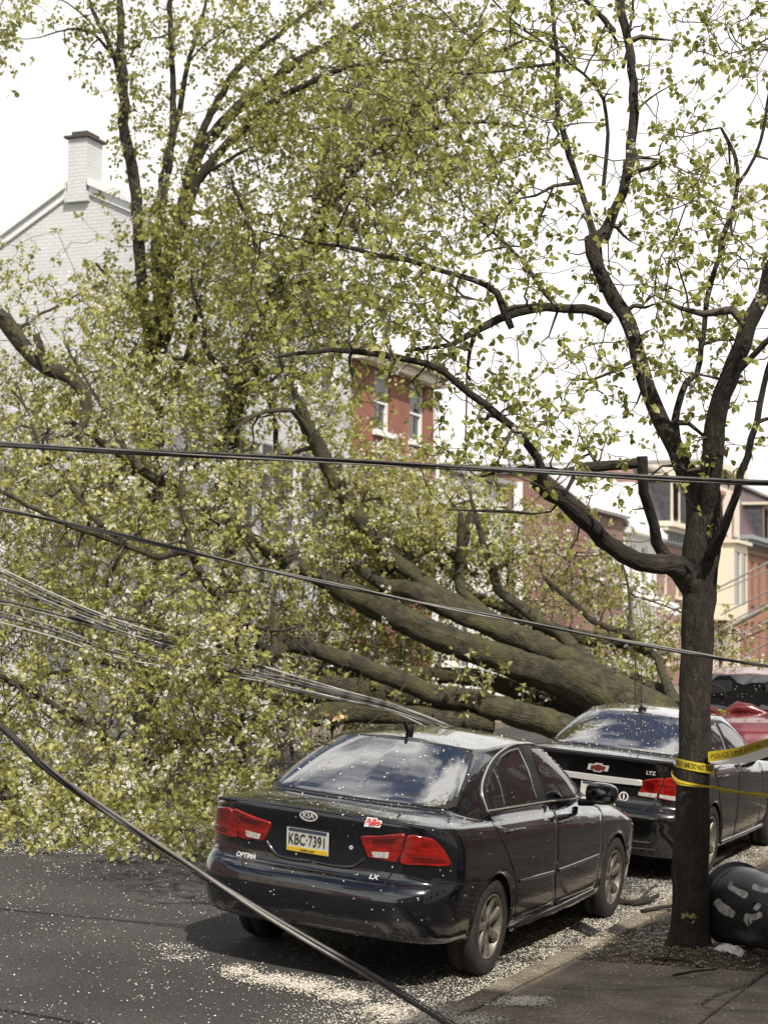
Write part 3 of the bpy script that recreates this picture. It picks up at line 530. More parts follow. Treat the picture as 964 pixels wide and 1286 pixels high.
# ---- standing trees behind
def gz(q): return np.array([q[0], q[1], float(ground_z(q[0]))])
b0 = P(188, 900, 29.5); 
bt = Tree('background_tree', gz(b0), 'tall many-stemmed tree standing behind the white gabled house front, upper left', 'tree', 'bark_back', leaf='leaf_back')
bt.o['label'] = 'tall tree of several straight stems rising beside the white chimney'
lp = [
 [(190, 560, 29.5, .19), (190, 480, 29.5, .18), (196, 420, 29.5, .17), (205, 350, 29.5, .16)],
 [(193, 460, 29.5, .10), (178, 380, 29.5, .10), (171, 290, 29.5, .098), (165, 200, 29.5, .095), (158, 150, 29.5, .09), (153, 80, 29.5, .07), (150, 0, 29.5, .055), (148, -80, 29.5, .04)],
 [(160, 140, 29.5, .06), (145, 80, 29.4, .05), (130, 45, 29.3, .045), (110, 0, 29.2, .035), (90, -60, 29, .02)],
 [(142, 72, 29.4, .03), (120, 48, 29.2, .026), (95, 38, 29, .02), (50, 48, 28.8, .012), (5, 52, 28.6, .006)],
 [(128, 40, 29.3, .02), (100, 12, 29, .016), (60, -10, 29, .01)],
 [(200, 380, 29.5, .10), (197, 300, 29.5, .09), (205, 225, 29.6, .088), (213, 150, 29.7, .06), (213, 80, 29.8, .05), (212, 0, 29.8, .045), (212, -60, 29.8, .03)],
 [(207, 210, 29.6, .07), (222, 140, 29.8, .055), (230, 80, 29.9, .04), (252, 10, 30, .03), (262, -40, 30, .02)],
 [(232, 82, 29.9, .02), (255, 60, 29.7, .018), (290, 35, 29.5, .014), (325, 18, 29.3, .01)],
 [(205, 350, 29.5, .12), (228, 270, 29.7, .12), (248, 205, 29.9, .11), (280, 160, 30, .10), (320, 115, 30.2, .085), (370, 75, 30.4, .07), (420, 45, 30.6, .055), (480, 10, 30.8, .04), (560, -30, 31, .02)],
 [(215, 330, 29.5, .09), (240, 250, 29.2, .085), (262, 210, 29.1, .08), (300, 165, 29, .07), (345, 120, 28.9, .06), (390, 95, 28.8, .055), (440, 78, 28.6, .045), (500, 72, 28.5, .03), (570, 78, 28.4, .015)],
 [(238, 235, 29.6, .08), (255, 170, 29.8, .07), (285, 110, 30, .06), (310, 75, 30.1, .05), (350, 40, 30.2, .04), (400, 8, 30.3, .03), (450, -40, 30.4, .02)],
 [(262, 215, 29.1, .04), (300, 190, 28.8, .03), (350, 165, 28.6, .025), (420, 160, 28.4, .018), (470, 165, 28.2, .01)],
 [(198, 420, 29.4, .06), (150, 360, 28.8, .03), (120, 330, 28.5, .02)],
 [(195, 470, 29.4, .06), (215, 400, 28.8, .04), (190, 340, 28.5, .02)],
 [(190, 520, 29.3, .05), (235, 440, 28.5, .045), (250, 380, 28.3, .035), (255, 330, 28.2, .02)],
]
v0 = gz(b0); bt.limb([(*v0, .30), (*(P(190, 560, 29.5)*.5+v0*.5), .21), (*P(190, 545, 29.5), .19)], 'trunk', world=True)
for l in lp: bt.limb(l)
bt.grow([(40, 40, 60, 45, 28, 30, 70), (125, 70, 60, 60, 28.5, 30.5, 75), (160, 150, 30, 80, 28.8, 30, 28), (230, 40, 90, 60, 29, 31, 130), (200, 180, 45, 60, 29, 30.5, 40), (340, 60, 90, 70, 28.5, 31.5, 230), (450, 70, 100, 80, 28.2, 31.5, 330),
 (300, 190, 90, 70, 28.3, 31, 240), (400, 170, 100, 70, 28.2, 30.5, 300), (520, 60, 90, 90, 28, 31, 260), (200, 400, 95, 95, 27.6, 30, 480), (150, 360, 50, 35, 28, 29.5, 70), (250, 320, 60, 50, 28, 30, 120), (230, 500, 70, 60, 27.6, 29.5, 160), (160, 480, 60, 50, 27.5, 29.5, 130), (110, 15, 60, 30, 28, 30, 40), (240, 280, 70, 50, 27.5, 29.5, 170)], mul=1.45, big=260, clump=11, csig=.2)
bt.twigs(); bt.leaves(per=11, size=(.05, .088), cluster=8, spread=.08, aspect=.7, blossom=.05, bsize=.02, maxfrac=.15)
b0 = P(288, 900, 26.5)
b2_ = Tree('background_tree', gz(b0), 'dark leaning tree whose heavy limbs fan out in the top middle, before the white house', 'tree', 'bark_back', leaf='leaf_back')
v0 = gz(b0); b2_.limb([(*v0, .26), (*(P(288, 560, 26.5)*.5+v0*.5), .2), (*P(288, 550, 26.5), .17), (*P(305, 460, 26.5), .16), (*P(345, 385, 26.5), .16), (*P(392, 300, 26.5), .16)], 'trunk', world=True)
for l in [
 [(385, 310, 26.5, .14), (410, 250, 26.6, .12), (440, 200, 26.7, .10), (480, 160, 26.8, .085), (520, 135, 26.9, .07), (580, 100, 27, .05), (640, 60, 27, .03)],
 [(392, 295, 26.5, .12), (425, 240, 26.2, .09), (470, 185, 26, .07), (520, 160, 25.9, .05), (600, 150, 25.8, .03), (660, 160, 25.7, .015)],
 [(405, 262, 26.6, .09), (400, 215, 26.9, .07), (420, 160, 27.2, .05), (450, 110, 27.4, .035), (490, 60, 27.6, .02)],
 [(350, 380, 26.5, .08), (330, 330, 26.4, .05), (310, 270, 26.3, .03), (290, 220, 26.2, .015)],
 [(318, 440, 26.5, .08), (330, 480, 26.3, .05), (345, 530, 26.2, .045), (342, 600, 26.1, .03)],
 [(300, 480, 26.5, .07), (262, 440, 26.4, .045), (256, 400, 26.3, .035), (240, 350, 26.2, .02)],
 [(292, 520, 26.5, .06), (270, 560, 26, .04), (240, 590, 25.6, .03)],
]: b2_.limb(l)
b2_.grow([(480, 200, 110, 80, 25.3, 28, 520), (560, 140, 110, 90, 25.3, 28, 420), (420, 280, 90, 60, 25.5, 28, 240), (540, 260, 90, 70, 25.5, 27.5, 180), (340, 340, 70, 70, 25.3, 27.5, 230), (310, 440, 70, 60, 25.2, 27.5, 230), (400, 420, 80, 60, 25.3, 27, 200), (270, 540, 60, 60, 25, 27, 130), (400, 500, 50, 50, 25.3, 27, 60), (360, 130, 70, 60, 26.5, 28, 100), (490, 370, 70, 50, 25.5, 27, 70), (350, 290, 80, 50, 25, 27, 230), (400, 370, 70, 50, 25, 27, 120)], wig=.09, mul=1.4, big=320, clump=11, csig=.2)
b2_.twigs(); b2_.leaves(per=12, size=(.048, .085), cluster=8, spread=.08, aspect=.6, blossom=.05, bsize=.02, maxfrac=.15)
# ------------------------------------------------------------------ houses
HA = math.radians(3.2)
HDIR = np.array([-math.sin(HA), math.cos(HA), 0.]); HNRM = np.array([math.cos(HA), math.sin(HA), 0.])
def hx(Y): return -17.4-(Y-30)*math.tan(HA)
class House:
    """local frame: u along the street, v away from it (behind the front), z up"""
    def __init__(s, name, Y0, label, cat='house', x=None, side=1, group=None):
        s.org = np.array([hx(Y0) if x is None else x, Y0, .1]); s.side = side
        s.o = empty(name, s.org, label, cat, group)
    def xf(s, V):
        V = np.asarray(V, float); d = HDIR if s.side > 0 else np.array([0, 1., 0]); n = HNRM if s.side > 0 else np.array([-1., 0, 0])
        return V[:, :1]*d-V[:, 1:2]*n+V[:, 2:3]*np.array([0, 0, 1.])
    def b(s, mb, name, m, parent=None, kind=None): return mb.build(name, M[m], parent or s.o, False, kind, s.xf)
    def wall_front(s, u0, u1, z0, z1, wins, m, th=.25, v=0):
        """front wall with real openings: strips round the window rectangles (u,z,w,h)"""
        mb = MB(); us = sorted({u0, u1, *[w[0] for w in wins], *[w[0]+w[2] for w in wins]}); zs = sorted({z0, z1, *[w[1] for w in wins], *[w[1]+w[3] for w in wins]})
        for a, b in zip(us[:-1], us[1:]):
            for c, d in zip(zs[:-1], zs[1:]):
                if any(w[0]-1e-6 <= a and b <= w[0]+w[2]+1e-6 and w[1]-1e-6 <= c and d <= w[1]+w[3]+1e-6 for w in wins): continue
                mb.box(((a+b)/2, v+th/2, (c+d)/2), (b-a, th, d-c))
        return s.b(mb, 'wall', m)
    def window(s, u, z, w, h, m='trim_white', glass='glass_win', sill=True, v=0, blind=0, head=None, meet=True):
        fr = MB(); t = .07
        fr.box((u+t/2, v+.12, z+h/2), (t, .1, h)); fr.box((u+w-t/2, v+.12, z+h/2), (t, .1, h)); fr.box((u+w/2, v+.12, z+t/2), (w-2*t, .1, t)); fr.box((u+w/2, v+.12, z+h-t/2), (w-2*t, .1, t))
        if meet: fr.box((u+w/2, v+.125, z+h/2), (w-2*t, .08, .05))
        f = s.b(fr, 'window', m)
        s.b(MB().box((u+w/2, v+.16, z+h/2), (w-2*t, .02, h-2*t)), 'pane', glass, f)
        if blind: s.b(MB().box((u+w/2, v+.135, z+h-t-blind/2), (w-2*t-.02, .012, blind)), 'blind', 'blind', f)
        if sill: s.b(MB().box((u+w/2, v-.03, z-.06), (w+.24, .18, .12)), 'sill', m, f)
        if head: s.b(MB().box((u+w/2, v-.025, z+h+.09), (w+.2, .08, .17)), 'lintel', head, f)
        return f
# ---- white brick house with a gable and chimney
Hh = House('white_gabled_house', 30.3, 'tall white painted brick house with gable end and chimney, upper left', 'house')
RV, RZ, EF, EB, ZB = 3.3, 11.2, 9.7, 7.0, 10.5     # ridge v, ridge z, front eave, back eave z, back v
Lh = 6.6
mb = MB()
pr = [(0, 0), (ZB, 0), (ZB, EB), (RV, RZ), (0, EF)]
V = np.array([(0, v, z) for v, z in pr]); mb.add(V, [[0, 1, 2], [0, 2, 3], [0, 3, 4]], V[:, 1:])
V2 = V+np.array([Lh, 0, 0]); mb.add(V2, [[2, 1, 0], [3, 2, 0], [4, 3, 0]], V2[:, 1:]); V3 = np.array([(0, ZB, 0), (Lh, ZB, 0), (Lh, ZB, EB), (0, ZB, EB)]); mb.add(V3, [[0, 1, 2, 3]], V3[:, [0, 2]])
Hh.b(mb, 'wall', 'white_brick')
ww = [(.9, 4.0, .95, 1.9), (2.9, 4.0, .95, 1.9), (4.9, 4.0, .95, 1.9), (.9, 7.2, .95, 1.6), (2.9, 7.2, .95, 1.6), (4.9, 7.2, .95, 1.6), (.9, 1.2, .95, 1.8), (2.9, .1, 1.0, 2.6), (4.9, 1.2, .95, 1.8)]
Hh.wall_front(.003, Lh-.003, 0, EF-.02, ww, 'white_brick', v=-.003)
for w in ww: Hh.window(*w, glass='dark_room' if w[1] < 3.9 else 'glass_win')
for w in ww[:3]:
    for du in (-.42, w[2]+.04):
        Hh.b(MB().box((w[0]+du+.19, -.04, w[1]+w[3]/2), (.36, .05, w[3])), 'shutter', 'slate')
def roofslab(H, a, b, u0, u1, th, m, name='roof'):
    (va, za), (vb, zb) = a, b; L_ = math.hypot(vb-va, zb-za); n = np.array([0, -(zb-za)/L_, (vb-va)/L_])
    if n[2] < 0: n = -n
    q = np.array([(u0, va, za), (u1, va, za), (u1, vb, zb), (u0, vb, zb)]); mb = MB(); V = np.vstack([q, q+n*th])
    mb.add(V, [[0, 1, 2, 3], [7, 6, 5, 4], [0, 4, 5, 1], [1, 5, 6, 2], [2, 6, 7, 3], [3, 7, 4, 0]]); return H.b(mb, name, m)
sl_f = (RZ-EF)/RV; sl_b = (RZ-EB)/(ZB-RV)
roofslab(Hh, (-.35, EF-.35*sl_f+.01), (RV, RZ+.01), -.02, Lh+.2, .12, 'roof_grey'); roofslab(Hh, (ZB+.35, EB-.35*sl_b+.01), (RV, RZ+.01), -.02, Lh+.2, .12, 'roof_grey')
def rake(va, za, vb, zb, w, off, th):
    q = np.array([(-off, va, za+.13), (-off, vb, zb+.13), (-off, vb, zb-w), (-off, va, za-w)]); V = np.vstack([q, q+np.array([th, 0, 0])]); mb = MB(); mb.add(V, [[0, 1, 2, 3], [7, 6, 5, 4], [0, 4, 5, 1], [1, 5, 6, 2], [2, 6, 7, 3], [3, 7, 4, 0]]); return mb
for (va, za, vb, zb) in ((-.35, EF-.35*sl_f, RV-.27, RZ-.27*sl_f), (RV+.27, RZ-.27*sl_b, ZB+.35, EB-.35*sl_b)):
    Hh.b(rake(va, za, vb, zb, .20, .06, .055), 'rake_board', 'roof_pale'); Hh.b(rake(va, za+.02, vb, zb+.02, .04, .14, .075), 'rake_moulding', 'roof_pale')
ch = Hh.b(MB().box((.22, RV, RZ+.2), (.62, .44, 1.30)), 'chimney', 'white_brick')
Hh.b(MB().box((.22, RV, RZ-.36), (.66, .54, .2)), 'chimney_shoulder', 'white_brick')
Hh.b(MB().box((.22, RV, RZ+.88), (.76, .58, .05)).box((.22, RV, RZ+.96), (.5, .36, .10)), 'chimney_cap', 'metal_cap', ch)
# ---- low grey outbuilding in front of the gable
Ho = House('grey_annexe', 25.0, 'low grey house part with white gable showing through leaves, under the big white gable', 'house', x=-18.6)
mb = MB(); pr = [(0, 0), (5.5, 0), (5.5, 4.9), (2.6, 6.3), (0, 4.9)]; V = np.array([(0, v, z) for v, z in pr]); mb.add(V, [[0, 1, 2], [0, 2, 3], [0, 3, 4]], V[:, 1:])
V2 = V+np.array([4.6, 0, 0]); mb.add(V2, [[2, 1, 0], [3, 2, 0], [4, 3, 0]], V2[:, 1:]); q = np.array([(0, 0, 0), (4.6, 0, 0), (4.6, 0, 4.9), (0, 0, 4.9)]); mb.add(q, [[0, 1, 2, 3]], q[:, [0, 2]]); q = q+np.array([0, 5.5, 0]); mb.add(q, [[3, 2, 1, 0]], q[:, [0, 2]])
Ho.b(mb, 'wall', 'white_stucco'); roofslab(Ho, (-.3, 4.75), (2.6, 6.31), -.2, 4.8, .1, 'roof_grey'); roofslab(Ho, (5.8, 4.75), (2.6, 6.31), -.2, 4.8, .1, 'roof_grey')
Ho.window(1.4, 2.6, .9, 1.4, v=-.2); 
# ---- red stucco house
Hr = House('red_house', 37.0, 'red painted house with white window frames above the fallen tree', 'house')
ww = [(.8, 1.0, 1, 1.9), (3.0, .1, 1.05, 2.5)]+[(u, z, 1.05, h) for z, h in ((4.3, 1.75), (6.85, 1.45)) for u in (1.35, 3.75)]
RL = 5.5
Hr.wall_front(0, RL, 0, 8.6, ww, 'red_stucco')
Hr.b(MB().box((.125, 5.2, 4.3), (.25, 9.9, 8.6)).box((RL-.125, 5.2, 4.3), (.25, 9.9, 8.6)), 'side_wall', 'red_stucco')
Hr.b(MB().box((RL/2, 5.1, 8.67), (RL+.2, 10.4, .12)), 'roof', 'roof_grey')
Hr.b(MB().box((RL/2, -.16, 8.47), (RL+.2, .30, .22)).box((RL/2, -.24, 8.64), (RL+.4, .5, .12)), 'cornice', 'cream_trim')
for w in ww: Hr.window(*w, blind=.5 if w[1] > 3 else 0)
Hr.b(MB().tube([(RL+.08, -.08, .2), (RL+.08, -.08, 8.3)], .05, 8), 'downpipe', 'trim_white')
# ---- small pale far house beyond
Hp = House('pale_low_house', 45.2, 'pale low house beyond the red house, nearly lost in leaves', 'house', x=-19.5)
ww = [(1, 1, 1, 1.6), (3.2, 1, 1, 1.6), (1, 4, 1, 1.5), (3.2, 4, 1, 1.5), (5.6, 4, 1, 1.5)]
Hp.wall_front(0, 7.5, 0, 6.6, ww, 'white_stucco'); Hp.b(MB().box((3.75, 4.2, 3.3), (7.5, 7.8, 6.55)), 'rear_block', 'white_stucco'); Hp.b(MB().box((3.75, 4, 6.7), (7.8, 8.6, .14)), 'roof', 'roof_grey')
for w in ww: Hp.window(*w)
# ---- dark brick building with its side wall towards us
Hb = House('brick_house', 57.6, 'dark brick building whose windowless side wall shows behind the crossing limb', 'house', x=hx(57.6))
mb = MB(); pr = [(0, 0), (13, 0), (13, 7.5), (2.7, 7.5), (1.2, 7.4), (0, 6.35)]; V = np.array([(0, v, z) for v, z in pr]); mb.add(V, [[0, 1, 2], [0, 2, 3], [0, 3, 4], [0, 4, 5]], V[:, 1:]); Hb.b(mb, 'side_wall', 'brick_dark')
ww = [(1, 1, 1, 1.7), (3.2, 1, 1, 1.7), (1, 4, 1, 1.6), (3.2, 4, 1, 1.6)]
Hb.wall_front(.01, 5.2, 0, 6.35, ww, 'brick_dark'); [Hb.window(*w) for w in ww]
roofslab(Hb, (-.25, 6.2), (1.3, 7.45), -.15, 5.2, .12, 'roof_pale'); Hb.b(MB().box((2.6, 7.2, 7.56), (5.4, 12, .1)), 'roof', 'roof_grey')
Hb.b(MB().box((-.08, 2.35, 3.6), (.1, .28, 7.2)), 'downpipe', 'trim_white')
# ---- white house with awning
Hw = House('white_dormer_house', 63.0, 'small white house with dormer and striped white awning, right of the dark brick wall', 'house')
ww = [(.8, 1, 1, 1.8), (4, 1, 1, 1.8), (.8, 3.9, 1, 1.5), (2.7, 3.9, 1, 1.5)]
Hw.wall_front(0, 5.2, 0, 5.9, ww, 'white_stucco'); [Hw.window(*w) for w in ww]
Hw.b(MB().box((.1, 4.1, 2.95), (.2, 7.6, 5.9)), 'side_wall', 'white_stucco')
roofslab(Hw, (-.3, 5.85), (1.9, 8.2), -.1, 5.3, .12, 'roof_pale'); roofslab(Hw, (7.5, 7.4), (1.9, 8.2), -.1, 5.3, .12, 'roof_pale')
Hw.b(MB().box((2.2, .7, 6.9), (1.5, 1.4, 1.6)), 'dormer', 'trim_white'); Hw.window(1.75, 6.35, .9, 1.1, v=-.13)
Hw.b(MB().box((2.6, -.2, 5.85), (5.4, .45, .2)), 'cornice', 'trim_white')
aw = Hw.b(MB().box((2.6, -.05, 3.55), (5.0, .06, .06)), 'awning', 'trim_white')
for k in range(9):
    u = .3+k*.56; q = np.array([(u, -.06, 3.5), (u+.34, -.06, 3.5), (u+.34, -1.8, 2.75), (u, -1.8, 2.75)]); mb = MB(); V = np.vstack([q, q+np.array([0, 0, .04])]); mb.add(V, [[3, 2, 1, 0], [4, 5, 6, 7], [0, 1, 5, 4], [1, 2, 6, 5], [2, 3, 7, 6], [3, 0, 4, 7]]); Hw.b(mb, 'awning_slat', 'trim_white', aw)
# ---- mansard houses
def mansard(name, Y0, wd, z1, wm, rm, label, tm, wins, mans=2.2, slope=.9, dorm=None, br='trim_grey', crown=None):
    H_ = House(name, Y0, label, 'house'); H_.wall_front(0, wd, 0, z1, wins, wm)
    for w in wins: H_.window(*w, m=tm, glass='glass_win')
    H_.b(MB().box((.1, 5.2, z1/2), (.2, 9.8, z1)).box((wd-.1, 5.2, z1/2), (.2, 9.8, z1)), 'side_wall', wm)
    H_.b(MB().box((wd/2, -.18, z1+.02), (wd+.1, .42, .16)).box((wd/2, -.28, z1+.2), (wd+.2, .62, .2)), 'cornice', crown or 'trim_white')
    H_.b(MB().box((wd/2, -.03, z1-.33), (wd-.02, .09, .5)), 'frieze', br)
    for k in range(int(wd/.55)): H_.b(MB().box((.25+k*.55, -.16, z1-.3), (.14, .24, .44)), 'bracket', br)
    if mans:
        q = np.array([(0, .05, z1+.3), (wd, .05, z1+.3), (wd, slope, z1+.3+mans), (0, slope, z1+.3+mans)]); V = np.vstack([q, q+np.array([0, .2, 0])]); mb = MB(); mb.add(V, [[0, 1, 2, 3], [7, 6, 5, 4], [1, 5, 6, 2], [0, 3, 7, 4], [3, 2, 6, 7]]); H_.b(mb, 'mansard_roof', rm)
        q = np.array([(.01, .2, z1+.3), (.01, 10, z1+.3), (.01, 10, z1+.3+mans), (.01, slope, z1+.3+mans)]); mb = MB(); mb.add(q, [[3, 2, 1, 0]], q[:, 1:]); H_.b(mb, 'side_gable', wm)
        H_.b(MB().box((wd/2, slope+4.4, z1+mans+.36), (wd+.05, 9.3, .12)), 'roof', 'roof_grey')
        H_.b(MB().box((wd/2, slope+.05, z1+mans+.40), (wd+.1, .25, .22)), 'roof_curb', tm)
        for u in (dorm or []):
            d = H_.b(MB().box((u, .35, z1+1.25), (1.5, 1.1, 1.75)), 'dormer', 'slate'); H_.b(MB().box((u-.66, -.23, z1+1.25), (.18, .06, 1.7)).box((u+.66, -.23, z1+1.25), (.18, .06, 1.7)).box((u, -.23, z1+2.02), (1.14, .06, .16)), 'dormer_frame', tm, d); H_.b(MB().box((u, -.215, z1+1.2), (1.1, .03, 1.4)), 'pane', 'dark_room', d); H_.b(MB().box((u, .2, z1+2.2), (1.8, 1.5, .14)), 'dormer_roof', 'cream_trim', d)
    return H_
mansard('pink_brick_house', 68.6, 7.9, 6.2, 'brick_pink', 'slate', 'pink brick house with cream cornice and big dark dormer, left of the near trunk', 'cream_trim',
        [(u, z, .85, h) for z, h in ((.9, 1.8), (3.6, 1.7)) for u in (.9, 3.1, 5.6)], dorm=[2.0, 5.6], crown='cream_trim')
Hc = House('cream_house', 76.8, 'cream three-storey house with bay window, between the near trunk and the orange house', 'house')
ww = [(1.2, .2, 1.3, 2.1), (4.0, .2, 1.3, 2.1), (7.2, .2, 1.1, 2.1), (7.4, 3.4, .8, 2.3), (7.4, 6.7, .8, 1.9), (2.2, 6.7, .9, 1.8), (4.6, 6.7, .9, 1.8)]
Hc.wall_front(0, 9.4, 0, 9.6, ww, 'cream'); 
for w in ww:
    Hc.window(*w, m='brick_orange' if w[1] < 1 else 'trim_brown', head='brick_orange')
Hc.b(MB().box((.1, 5.2, 4.8), (.2, 9.8, 9.6)).box((9.3, 5.2, 4.8), (.2, 9.8, 9.6)), 'side_wall', 'cream'); Hc.b(MB().box((4.7, 5, 9.66), (9.5, 10.4, .12)), 'roof', 'roof_grey'); Hc.b(MB().box((4.7, -.15, 9.7), (9.6, .5, .3)), 'cornice', 'cream_trim')
by = Hc.b(MB().box((3.6, -.55, 3.05), (3.4, 1.1, .7)).box((3.6, -.55, 5.95), (3.4, 1.1, .35)).box((1.95, -.55, 4.6), (.14, 1.08, 2.4)).box((5.25, -.55, 4.6), (.14, 1.08, 2.4)).box((3.6, -1.05, 4.6), (.14, .1, 2.4)).box((3.6, -.65, 6.2), (3.7, 1.3, .14)), 'bay', 'cream_trim')
for u in (2.77, 4.43): Hc.b(MB().box((u, -1.0, 4.6), (1.45, .04, 2.35)), 'pane', 'glass_win', by)
Hc.b(MB().box((1.99, -.5, 4.6), (.03, .9, 2.35)), 'pane', 'glass_win', by)
# arched brick heads
for (u, z, w, h) in ww[:3]:
    mb = MB(); pts = [(u+w/2+math.cos(t)*(w/2+.1), -.04, z+h+math.sin(t)*.55) for t in np.linspace(0, math.pi, 9)]; mb.tube(pts, .12, 6); Hc.b(mb, 'arch', 'brick_orange')
mansard('orange_brick_house', 86.4, 19, 6.6, 'brick_orange', 'slate_purple', 'orange brick house with purple mansard roof at the far right edge', 'trim_brown',
        [(u, z, .85, h) for z, h in ((.7, 2.0), (3.6, 2.1)) for u in (.9, 2.9, 4.9, 7.4, 9.4, 11.4, 14, 16, 17.6)], mans=2.9, slope=1.3, dorm=[6.0, 12.5], br='trim_brown', crown='trim_grey')
# ---- own side of the street and the street behind: plain rows, seen only in reflections and from other positions
def plain(name, x, y0, y1, h, m, label, face):
    o = empty(name, (x, y0, .1), label, 'house'); dx = face*5
    w = MB().box((dx, (y1-y0)/2, h/2), (10, y1-y0-.02, h)).build('wall', M[m], o)
    MB().box((dx-face*.2, (y1-y0)/2, h+.1), (10.7, y1-y0, .25)).build('roof', M['roof_grey'], o)
    MB().box((-face*.12, (y1-y0)/2, h-.3), (.26, y1-y0-.04, .5)).build('cornice', M['cream_trim'], o)
    y = 1.2
    while y < y1-y0-1.6:
        for z in (1.4, 4.3, 7.2):
            if z+1.8 > h-.5: continue
            f = MB().box((-face*.02, y+.5, z+.85), (.1, 1.05, 1.75)).build('window', M['trim_white'], o); MB().box((-face*.075, y+.5, z+.85), (.03, .85, 1.5)).build('pane', M['glass_win'], f)
        y += 2.3
NB = [(2.2, -40, -24, 8.6, 'cream', 'cream terraced house on the near side, behind the camera', 1), (2.2, -24, -9, 9.4, 'brick_orange', 'orange brick terraced house on the near side, behind the camera', 1), (2.2, -9, 4.5, 9.2, 'brick_own', 'brown brick terraced house beside the camera', 1), (2.2, 4.5, 16, 8.6, 'white_stucco', 'pale terraced house on the near pavement, outside the frame', 1), (2.2, 16, 30, 9.0, 'brick_own', 'brown brick terraced house further up the near pavement', 1), (2.2, 30, 48, 8.6, 'brick_pink', 'pink brick terraced house far up the near pavement', 1),
      (-18.5, -40, -22, 9, 'brick_orange', 'orange brick house across the road, behind the camera', -1), (-18.5, -22, -6, 9.2, 'cream', 'cream house across the road, behind the camera', -1), (-18.5, -6, 10, 8.5, 'brick_pink', 'pink brick house across the road, left of the frame', -1)]
for a in NB: plain('terraced_house', *a)
# ------------------------------------------------------------------ cars
def hermite_axis(A, per, axis=0):
    """A (k,m,3): interpolate along axis 0 with `per` samples per span (list or int)"""
    A = np.moveaxis(A, axis, 0); k = len(A); d = np.maximum(np.linalg.norm(np.diff(A, axis=0), axis=2).mean(1), 1e-4)**.6
    dl = np.diff(A, axis=0)/d[:, None, None]; m = np.zeros_like(A); m[0] = dl[0]; m[-1] = dl[-1]
    w0, w1 = d[1:, None, None], d[:-1, None, None]; m[1:-1] = (dl[:-1]*w0+dl[1:]*w1)/(w0+w1)
    out = []
    for i in range(k-1):
        n = per[i] if hasattr(per, '__len__') else per
        for q in range(n):
            u = q/n; h = d[i]
            out.append((2*u**3-3*u**2+1)*A[i]+(u**3-2*u**2+u)*h*m[i]+(-2*u**3+3*u**2)*A[i+1]+(u**3-u**2)*h*m[i+1])
    out.append(A[-1]); return np.moveaxis(np.array(out), 0, axis)
def lower_row(W, YR, YF, zf, yc=1.36, sq=1.0, cr=.012):
    """plan outline at one height, rear centre to front centre"""
    f = lambda y: zf(y) if callable(zf) else zf
    p = [(0, YR), (.42*W, YR+cr), (.70*W, YR+.045*sq), (.885*W, YR+.13*sq), (.97*W, YR+.29*sq), (.992*W, -.42), (W, 0), (W, .7), (W, 1.4), (.996*W, 2.1), (.985*W, 2.72), (.955*W, YF-.48), (.84*W, YF-.24), (.5*W, YF-.07), (0, YF)]
    return [(x, y, f(y)) for x, y in p]
def sedan(P_):
    rows = [lower_row(*r) for r in P_['lower']]
    gb = P_['gbase']; gt = P_['gtop']          # 15 columns each
    lip = np.array(rows[-1]); gb = np.array(gb); gt = np.array(gt)
    rows = [np.array(r) for r in rows]
    for t in (.3, .62, .88):
        r = lip*(1-t)+gb*t; fr = np.sin(np.pi*t)*P_.get('crown', .02); r[:, 2] += fr*(1-np.abs(r[:, 0])/1.2); rows.append(r)
    rows.append(gb)
    for t in (.08, .35, .65, .9):
        r = gb*(1-t)+gt*t; bul = 4*t*(1-t); r[:, 0] *= 1+P_.get('bulge', .035)*bul; r[:, 2] += .018*bul*P_.get('zb', 1); rows.append(r)
    rows.append(gt)
    cen = np.array([0, (gt[0, 1]+gt[-1, 1])/2, 0])
    for t in (.06, .3, .6, 1.0):
        r = gt.copy(); r[:, 0] *= (1-t); r[:, 1] = gt[:, 1]*(1-t)+(gt[0, 1]+(gt[-1, 1]-gt[0, 1])*np.linspace(0, 1, 15)**1.0)*t
        zc = P_['roofz'](r[:, 1]); e = 1-(1-t)**2; r[:, 2] = gt[:, 2]*(1-e)+zc*e; rows.append(r)
    A = np.array(rows); nl = len(P_['lower'])
    A = hermite_axis(A, 4, 0); A = hermite_axis(A, 10, 1)
    return A
def grid_mesh(name, A, m, parent, keep=None):
    nr, nc = A.shape[:2]; V = A.reshape(-1, 3); i, j = np.meshgrid(np.arange(nr-1), np.arange(nc-1), indexing='ij'); a = (i*nc+j).ravel()
    F = np.stack([a, a+1, a+nc+1, a+nc], 1)
    if keep is not None: F = F[keep(A).ravel()]
    V2 = V*np.array([-1, 1, 1]); Fm = F[:, ::-1]+len(V)
    o = meshnp(name, np.vstack([V, V2]), [np.vstack([F, Fm])], m, parent, True)
    bm = bmesh.new(); bm.from_mesh(o.data); bmesh.ops.remove_doubles(bm, verts=bm.verts, dist=.0004); bmesh.ops.dissolve_degenerate(bm, dist=1e-5, edges=bm.edges); bm.to_mesh(o.data); bm.free()
    return o
